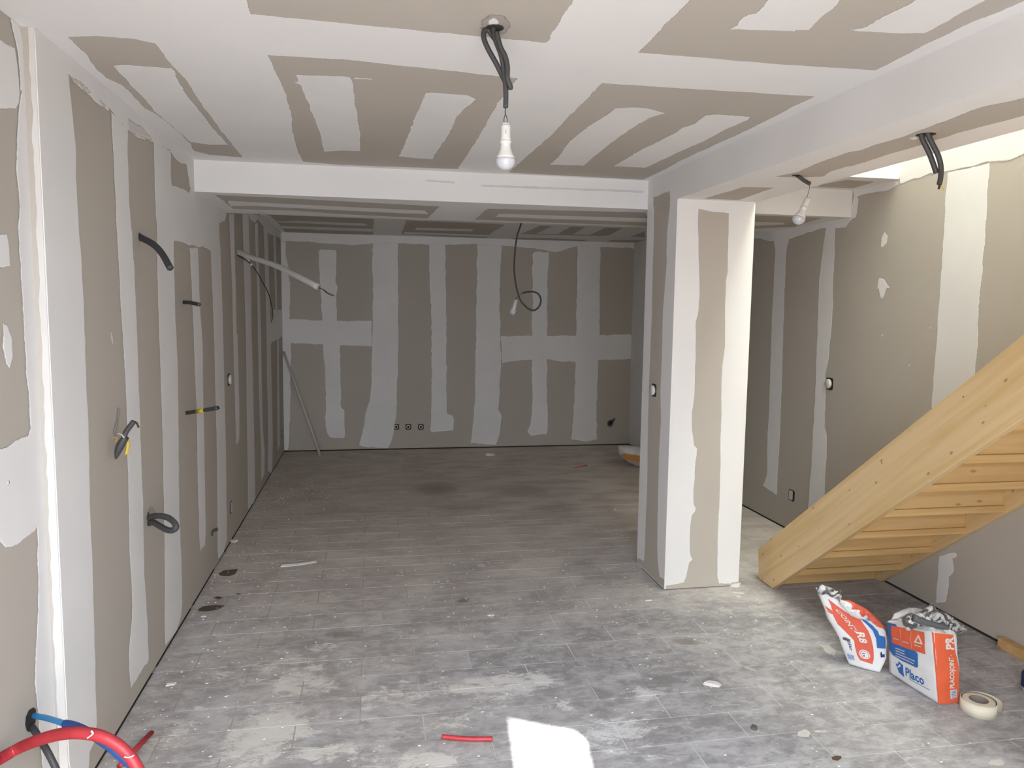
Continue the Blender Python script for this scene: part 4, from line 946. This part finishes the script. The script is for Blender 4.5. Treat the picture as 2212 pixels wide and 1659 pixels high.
# right sack: wide printed face (0) from far corner A to near corner B, narrow orange face (1) from B to C
def dp(px, py, ref):  # point on the pixel's ray at the same depth as ref
    return CP + ray(px, py) * ((ref - CP).dot(FW))
A0 = fl(*ks([(905, 1070)])[0]); B0 = fl(*ks([(1455, 1420)])[0]); C0 = fl(*ks([(1662, 1402)])[0]); D0 = A0 + (C0 - B0)
A1 = dp(*ks([(888, 520)])[0], A0); B1 = dp(*ks([(1395, 625)])[0], B0); C1 = dp(*ks([(1635, 655)])[0], C0); D1 = A1 + (C1 - B1) + V((0, 0, -.01))
Am = dp(*ks([(912, 800)])[0], A0); Bm = dp(*ks([(1425, 1000)])[0], B0); Cm = dp(*ks([(1668, 1000)])[0], C0)
for q_ in (A0, B0, C0, D0): q_.z = .004
Dm = Am + (Cm - Bm)
tB = empty('plaster_sack', (A0 + C0) / 2, 'right sack of jointing plaster with orange side and dark crumpled open top', 'sack')
sB = Sack([[(0, A0), (.5, Am), (1, A1)], [(0, B0), (.5, Bm), (1, B1)], [(0, C0), (.5, Cm), (1, C1)], [(0, D0), (.5, Dm), (1, D1)]], [.012, .004, .012, .004], .003, 3)
sB.build('paper_sack', M['paperbag'], tB)
sB.poly('orange_print', 1, [(-.0, .0), (.98, .0), (.99, .3), (.93, .62), (.86, .8), (.84, .99), (.0, .99)], M['orange'], tB)
sB.poly('orange_print', 0, [(.975, .0), (1, 0), (1, .99), (.975, .99)], M['orange'], tB)
sB.poly('blue_print', 0, [(.02, .45), (.12, .40), (.32, .37), (.64, .37), (.67, .40), (.67, .60), (.08, .60), (.08, .96), (.22, .98), (.22, .995), (.0, .995), (.0, .48)], M['bagblue'], tB)
sB.poly('orange_print', 0, [(.10, .63), (.10, .95), (.35, .965), (.83, .965), (.83, .63)], M['orange'], tB, off=.0016)
sB.text('lettering', 0, 'Placo', .385, .155, 1, -.0, .052, M['bagblue'], tB, bold=.025)
sB.poly('small_print', 0, [(.47, .118), (.86, .122), (.86, .130), (.47, .126)], M['bagblue'], tB)
sB.poly('logo_print', 0, [(.25, .13), (.36, .10), (.34, .30), (.24, .34), (.24, .29), (.18, .26)], M['bagblue'], tB)
sB.poly('logo_print', 0, [(.22, .20), (.29, .25), (.28, .30), (.24, .25)], M['plastic'], tB, off=.002)
sB.text('lettering', 1, 'PLACOJOINT ·', .74, .20, 0, 1, .031, M['plastic'], tB, bold=.03, xs=.74)
sB.text('lettering', 1, 'PR', .80, .755, 0, 1, .052, M['plastic'], tB, bold=.04)
sB.poly('barcode', 1, [(.55, .06), (.88, .07), (.88, .185), (.55, .18)], M['sleeve'], tB, off=.002)
for i in range(5):
    sB.poly('barcode_line', 1, [(.60, .075 + i * .02), (.84, .08 + i * .02), (.84, .088 + i * .02), (.60, .083 + i * .02)], M['bagblue'], tB, off=.003)
for i, wv in enumerate((.2, .2, .42, .40)):
    sB.poly('small_print', 0, [(.19, .565 - i * .047), (.19 + wv, .565 - i * .047), (.19 + wv, .55 - i * .047), (.19, .55 - i * .047)], M['sleeve'], tB, off=.002)
for u_ in (.33, .56):
    sB.poly('print_divider', 0, [(u_, .66), (u_ + .006, .66), (u_ + .006, .93), (u_, .93)], M['sleeve'], tB, off=.0024)
for u_, l_ in ((.15, .13), (.37, .14), (.62, .14)):
    sB.poly('small_print', 0, [(u_, .72), (u_ + l_, .72), (u_ + l_, .735), (u_, .735)], M['sleeve'], tB, off=.0024)
sB.poly('warning_triangle', 0, [(.62, .77), (.80, .77), (.71, .91)], M['plastic'], tB, off=.0024)
sB.poly('warning_triangle', 0, [(.665, .79), (.755, .79), (.71, .865)], M['orange'], tB, off=.003)
ol = [dp(*ks([p])[0], A0.lerp(B0, f)) for p, f in (((888, 500), 0), ((960, 420), .0), ((1050, 380), .1))]
# shoulder of the sack (paper folding in) and dark liner
zt = (A1.z + B1.z) / 2
c4 = [A1, B1, C1, D1]
outl = []
for f in range(4):
    for i in range(8): outl.append(c4[f].lerp(c4[(f + 1) % 4], i / 8))
crumple('folded_paper_top', [p + V((0, 0, -.002)) for p in outl], lambda f, a: .055 * (1 - f) ** .8, M['paperbag'], tB, .012, 4)
def blob_from_px(name, pts, depth_ref, depth_half, m, parent, amp, seed, back=0.0, nr=14, freq=24):
    """crumpled lump whose silhouette follows pts; rounded in depth on both sides"""
    ring = [dp(x, y, depth_ref) for x, y in pts]; c = sum(ring, V((0, 0, 0))) / len(ring)
    # refine the ring
    rr = []
    for a, b in zip(ring, ring[1:] + ring[:1]):
        k_ = max(1, int((b - a).length / .009))
        for i in range(k_): rr.append(a.lerp(b, i / k_))
    N = len(rr); vs = []; fs = []; vd = (c - CP).normalized()
    for side in (-1, 1):
        base = len(vs)
        for j in range(nr + 1):
            f = 1 - j / nr; dd = depth_half * math.sqrt(max(0, 1 - f * f))
            for p in rr:
                q_ = c.lerp(p, f); n1 = noise.noise(q_ * freq + V((seed, side, 0))); n2_ = noise.noise(q_ * freq * 2.4 + V((0, seed, side)))
                vs.append(q_ + vd * (side * dd + amp * (abs(n1) * -1.8 + .3 + .6 * n2_) * (1 if j else 0)) + V((0, 0, amp * .4 * n2_ * (1 if j else .3))))
        for j in range(nr):
            for i in range(N):
                q4 = (base + j * N + i, base + j * N + (i + 1) % N, base + (j + 1) * N + (i + 1) % N, base + (j + 1) * N + i)
                fs.append(q4 if side < 0 else q4[::-1])
    return mesh(name, vs, fs, m, parent, False)
midB = (A1 + C1) / 2
blob_from_px('dark_liner', ks([(1040, 500), (1100, 470), (1120, 425), (1180, 430), (1270, 400), (1310, 350), (1380, 318), (1420, 380), (1480, 400), (1560, 440), (1640, 500), (1720, 560), (1760, 610), (1700, 640), (1600, 625), (1450, 600), (1330, 585), (1200, 560), (1110, 625), (1060, 560)]), B1.lerp(A1, .3), .05, M['liner'], tB, .012, 9)
blob_from_px('torn_paper_flap', ks([(1060, 385), (1120, 365), (1200, 365), (1290, 385), (1300, 430), (1200, 470), (1120, 430), (1060, 470), (1000, 500), (930, 500), (960, 430)]), A1.lerp(B1, .05), .03, M['paperbag'], tB, .008, 21)
tube('rolled_liner', [dp(*ks([p])[0], B1.lerp(A1, .25)) - FW * .035 for p in ((1130, 450), (1230, 490), (1350, 520), (1500, 555))], .013, mat('grey_liner_film', (.11, .11, .115), .5), tB, 12, 5, rad=lambda f: 1.3 - .5 * f)
sB.text('lettering', 0, '25', .10, .88, 1, .2, .03, M['bagblue'], tB) if False else None
# left sack, slumped, its neck leaning left
L0 = fl(*ks([(500, 1005)])[0]); R0 = fl(*ks([(838, 1098)])[0]); C0_ = fl(*ks([(908, 1055)])[0])
dvec = V((C0_.x - R0.x, C0_.y - R0.y, 0)); E0 = L0 + dvec.normalized() * .10; C0_ = R0 + dvec.normalized() * .10
for q_ in (L0, R0, E0, C0_): q_.z = .004
rowsL = [(0, (500, 1005)), (.18, (455, 880)), (.33, (405, 715)), (.36, (385, 690)), (.55, (300, 540)), (.75, (240, 370)), (.9, (190, 250)), (1, (160, 190))]
rowsR = [(0, (838, 1098)), (.2, (900, 950)), (.4, (905, 780)), (.55, (895, 650)), (.7, (800, 545)), (.8, (660, 500)), (.9, (480, 400)), (1, (400, 290))]
cl = [(v, dp(*ks([p])[0], L0)) for v, p in rowsL]; cr = [(v, dp(*ks([p])[0], R0.lerp(L0, v))) for v, p in rowsR]
cl[0] = (0, L0); cr[0] = (0, R0)
off_b = lambda v: dvec.normalized() * (.085 * (1 - .72 * v)) + V((-.02, .05, 0)) * (1 - v * .5) + V((0, 0, .0))
def at(rows, v): return catmull(rows, v)
ce = [(v, p + off_b(v)) for v, p in cr]; cf = [(v, p + off_b(v)) for v, p in cl]
tA = empty('plaster_sack', (L0 + C0_) / 2, 'left slumped sack of jointing plaster with red curved band and torn neck', 'sack')
sA = Sack([cl, cr, ce, cf], [.014, .008, .014, .008], .004, 11)
sA.build('paper_sack', M['paperbag'], tA, 16, 34)
sA.poly('red_print', 0, [(.72, .10), (.38, .13), (.31, .2), (.30, .3), (.32, .36), (.22, .45), (.12, .55), (.10, .66), (.16, .78), (.28, .92), (.42, .90), (.52, .82), (.66, .70), (.66, .58), (.70, .45), (.72, .3)], M['bagred'], tA)
sA.poly('blue_print', 0, [(.80, .33), (.99, .34), (.99, .49), (.88, .50), (.86, .56), (.84, .64), (.78, .71), (.66, .73), (.73, .64), (.76, .55), (.80, .45)], M['bagblue'], tA)
sA.poly('red_print', 0, [(.0, .77), (.18, .71), (.19, .66), (.03, .68)], M['bagred'], tA)
sA.text('lettering', 0, 'R8', .42, .50, .12, -1, .050, M['plastic'], tA, bold=.03)
sA.text('lettering', 0, 'COINT·', .22, .77, .30, -1, .033, M['plastic'], tA, bold=.02)
circ = lambda cx, cy, rx, ry, n=18: [(cx + rx * math.cos(2 * math.pi * i / n), cy + ry * math.sin(2 * math.pi * i / n)) for i in range(n)]
sA.poly('round_print', 0, circ(.50, .22, .13, .055), M['plastic'], tA, off=.002)
sA.poly('round_print', 0, circ(.50, .22, .105, .044), M['bagred'], tA, off=.0026)
sA.poly('round_print', 0, circ(.50, .22, .09, .038), M['plastic'], tA, off=.0032)
sA.text('lettering', 0, '1t', .44, .245, .1, -1, .024, M['bagblue'], tA, off=.004, bold=.03)
sA.text('lettering', 0, '25kg', .15, .335, .1, -1, .020, M['navy'], tA, off=.002, bold=.03)
for i in range(6):
    sA.poly('barcode_line', 0, [(.06 + i * .03, .10), (.075 + i * .03, .10), (.075 + i * .03, .185), (.06 + i * .03, .185)], M['bagblue'], tA, off=.002)
sA.poly('dark_smudge', 0, [(.06, .325), (.22, .33), (.24, .36), (.16, .375), (.08, .36)], M['greybox'], tA, off=.002)
sA.poly('navy_mark', 0, [(.88, .22), (.98, .23), (.97, .27), (.92, .26), (.90, .30), (.87, .27)], M['navy'], tA, off=.002)
sA.poly('navy_mark', 1, [(.1, .08), (.5, .06), (.6, .10), (.2, .12)], M['navy'], tA, off=.002)
blob_from_px('torn_neck', ks([(150, 190), (160, 150), (185, 118), (240, 140), (330, 175), (380, 220), (420, 190), (440, 240), (420, 300), (380, 300), (300, 265), (240, 230), (200, 250), (165, 220)]), cl[-1][1], .03, M['liner'], tA, .008, 31)
blob_from_px('folded_flap', ks([(380, 300), (440, 300), (510, 305), (600, 345), (700, 400), (780, 470), (850, 545), (900, 600), (880, 660), (800, 560), (720, 500), (660, 500), (560, 460), (470, 380)]), C0_.lerp(cr[-2][1], .5), .03, M['bagred'], tA, .014, 35)
blob_from_px('white_fold', ks([(400, 290), (470, 315), (520, 335), (560, 385), (640, 420), (720, 480), (690, 520), (600, 505), (520, 470), (450, 400), (400, 330)]), cr[-2][1].lerp(R0, .25), .022, M['paperbag'], tA, .010, 37)
tA.location += V((.0, .02, 0))
# far bag behind the column
fc = fl(1358, 1006)
t = empty('cement_bag', fc, 'white and orange bag lying on the floor behind the column', 'sack')
kz = lambda p: K(740, 540, s, p)
blob_from_px('bag', kz([(1760, 1265), (1765, 1250), (1830, 1250), (1890, 1255), (1990, 1270), (2000, 1390), (1880, 1385), (1830, 1360), (1770, 1310)]), fc, .14, M['paperbag'], t, .012, 51, freq=9)
fo = [dp(x, y, fc) - FW * .155 for x, y in kz([(1770, 1300), (1800, 1297), (1890, 1310), (1990, 1310), (1990, 1350), (1870, 1348), (1800, 1330)])]
mesh('orange_print', fo + [p + FW * .03 for p in fo], [tuple(range(7)), ] + [(i, i + 7, (i + 1) % 7 + 7, (i + 1) % 7) for i in range(7)], mat('faded_orange_print', (.50, .22, .07), .8), t)
# cut-off things at the right edge
c = fl(2235, 1495)
t = empty('bucket', c, 'blue and white container just cut off by the right edge, near the floor', 'container')
lathe('container_body', [(.0, 0), (.05, 0), (.052, .02), (.054, .022)], M['plastic'], c, (0, 0, 1), t, 28)
lathe('container_band', [(.0535, .022), (.0545, .08), (.050, .082), (.0, .083)], M['navy'], c, (0, 0, 1), t, 28)
c = on(2210, 1385, 0, XR)
o = boxes('wood_offcut', [(XR - .05, 2.35, .0, XR - .004, c.y + .1, .05)], M['wood_t'], None, .002)
tag(o, 'wooden batten offcut on the floor against the right wall at the edge of view', 'offcut')
for o in bpy.data.objects:
    if o.parent is None:
        n_ = o.name.split('.')[0]
        g_ = {'pendant_lamp': 'bare bulbs hanging on cables', 'wall_conduit': 'black conduits sticking out of the left wall', 'electrical_box': 'electrical boxes set in the plasterboard',
              'plaster_sack': 'open sacks of jointing plaster', 'plaster_chip': 'plaster chips on the floor', 'paper_scrap': 'white scraps on the floor'}.get(n_)
        if g_: o['group'] = g_
bpy.context.view_layer.update()
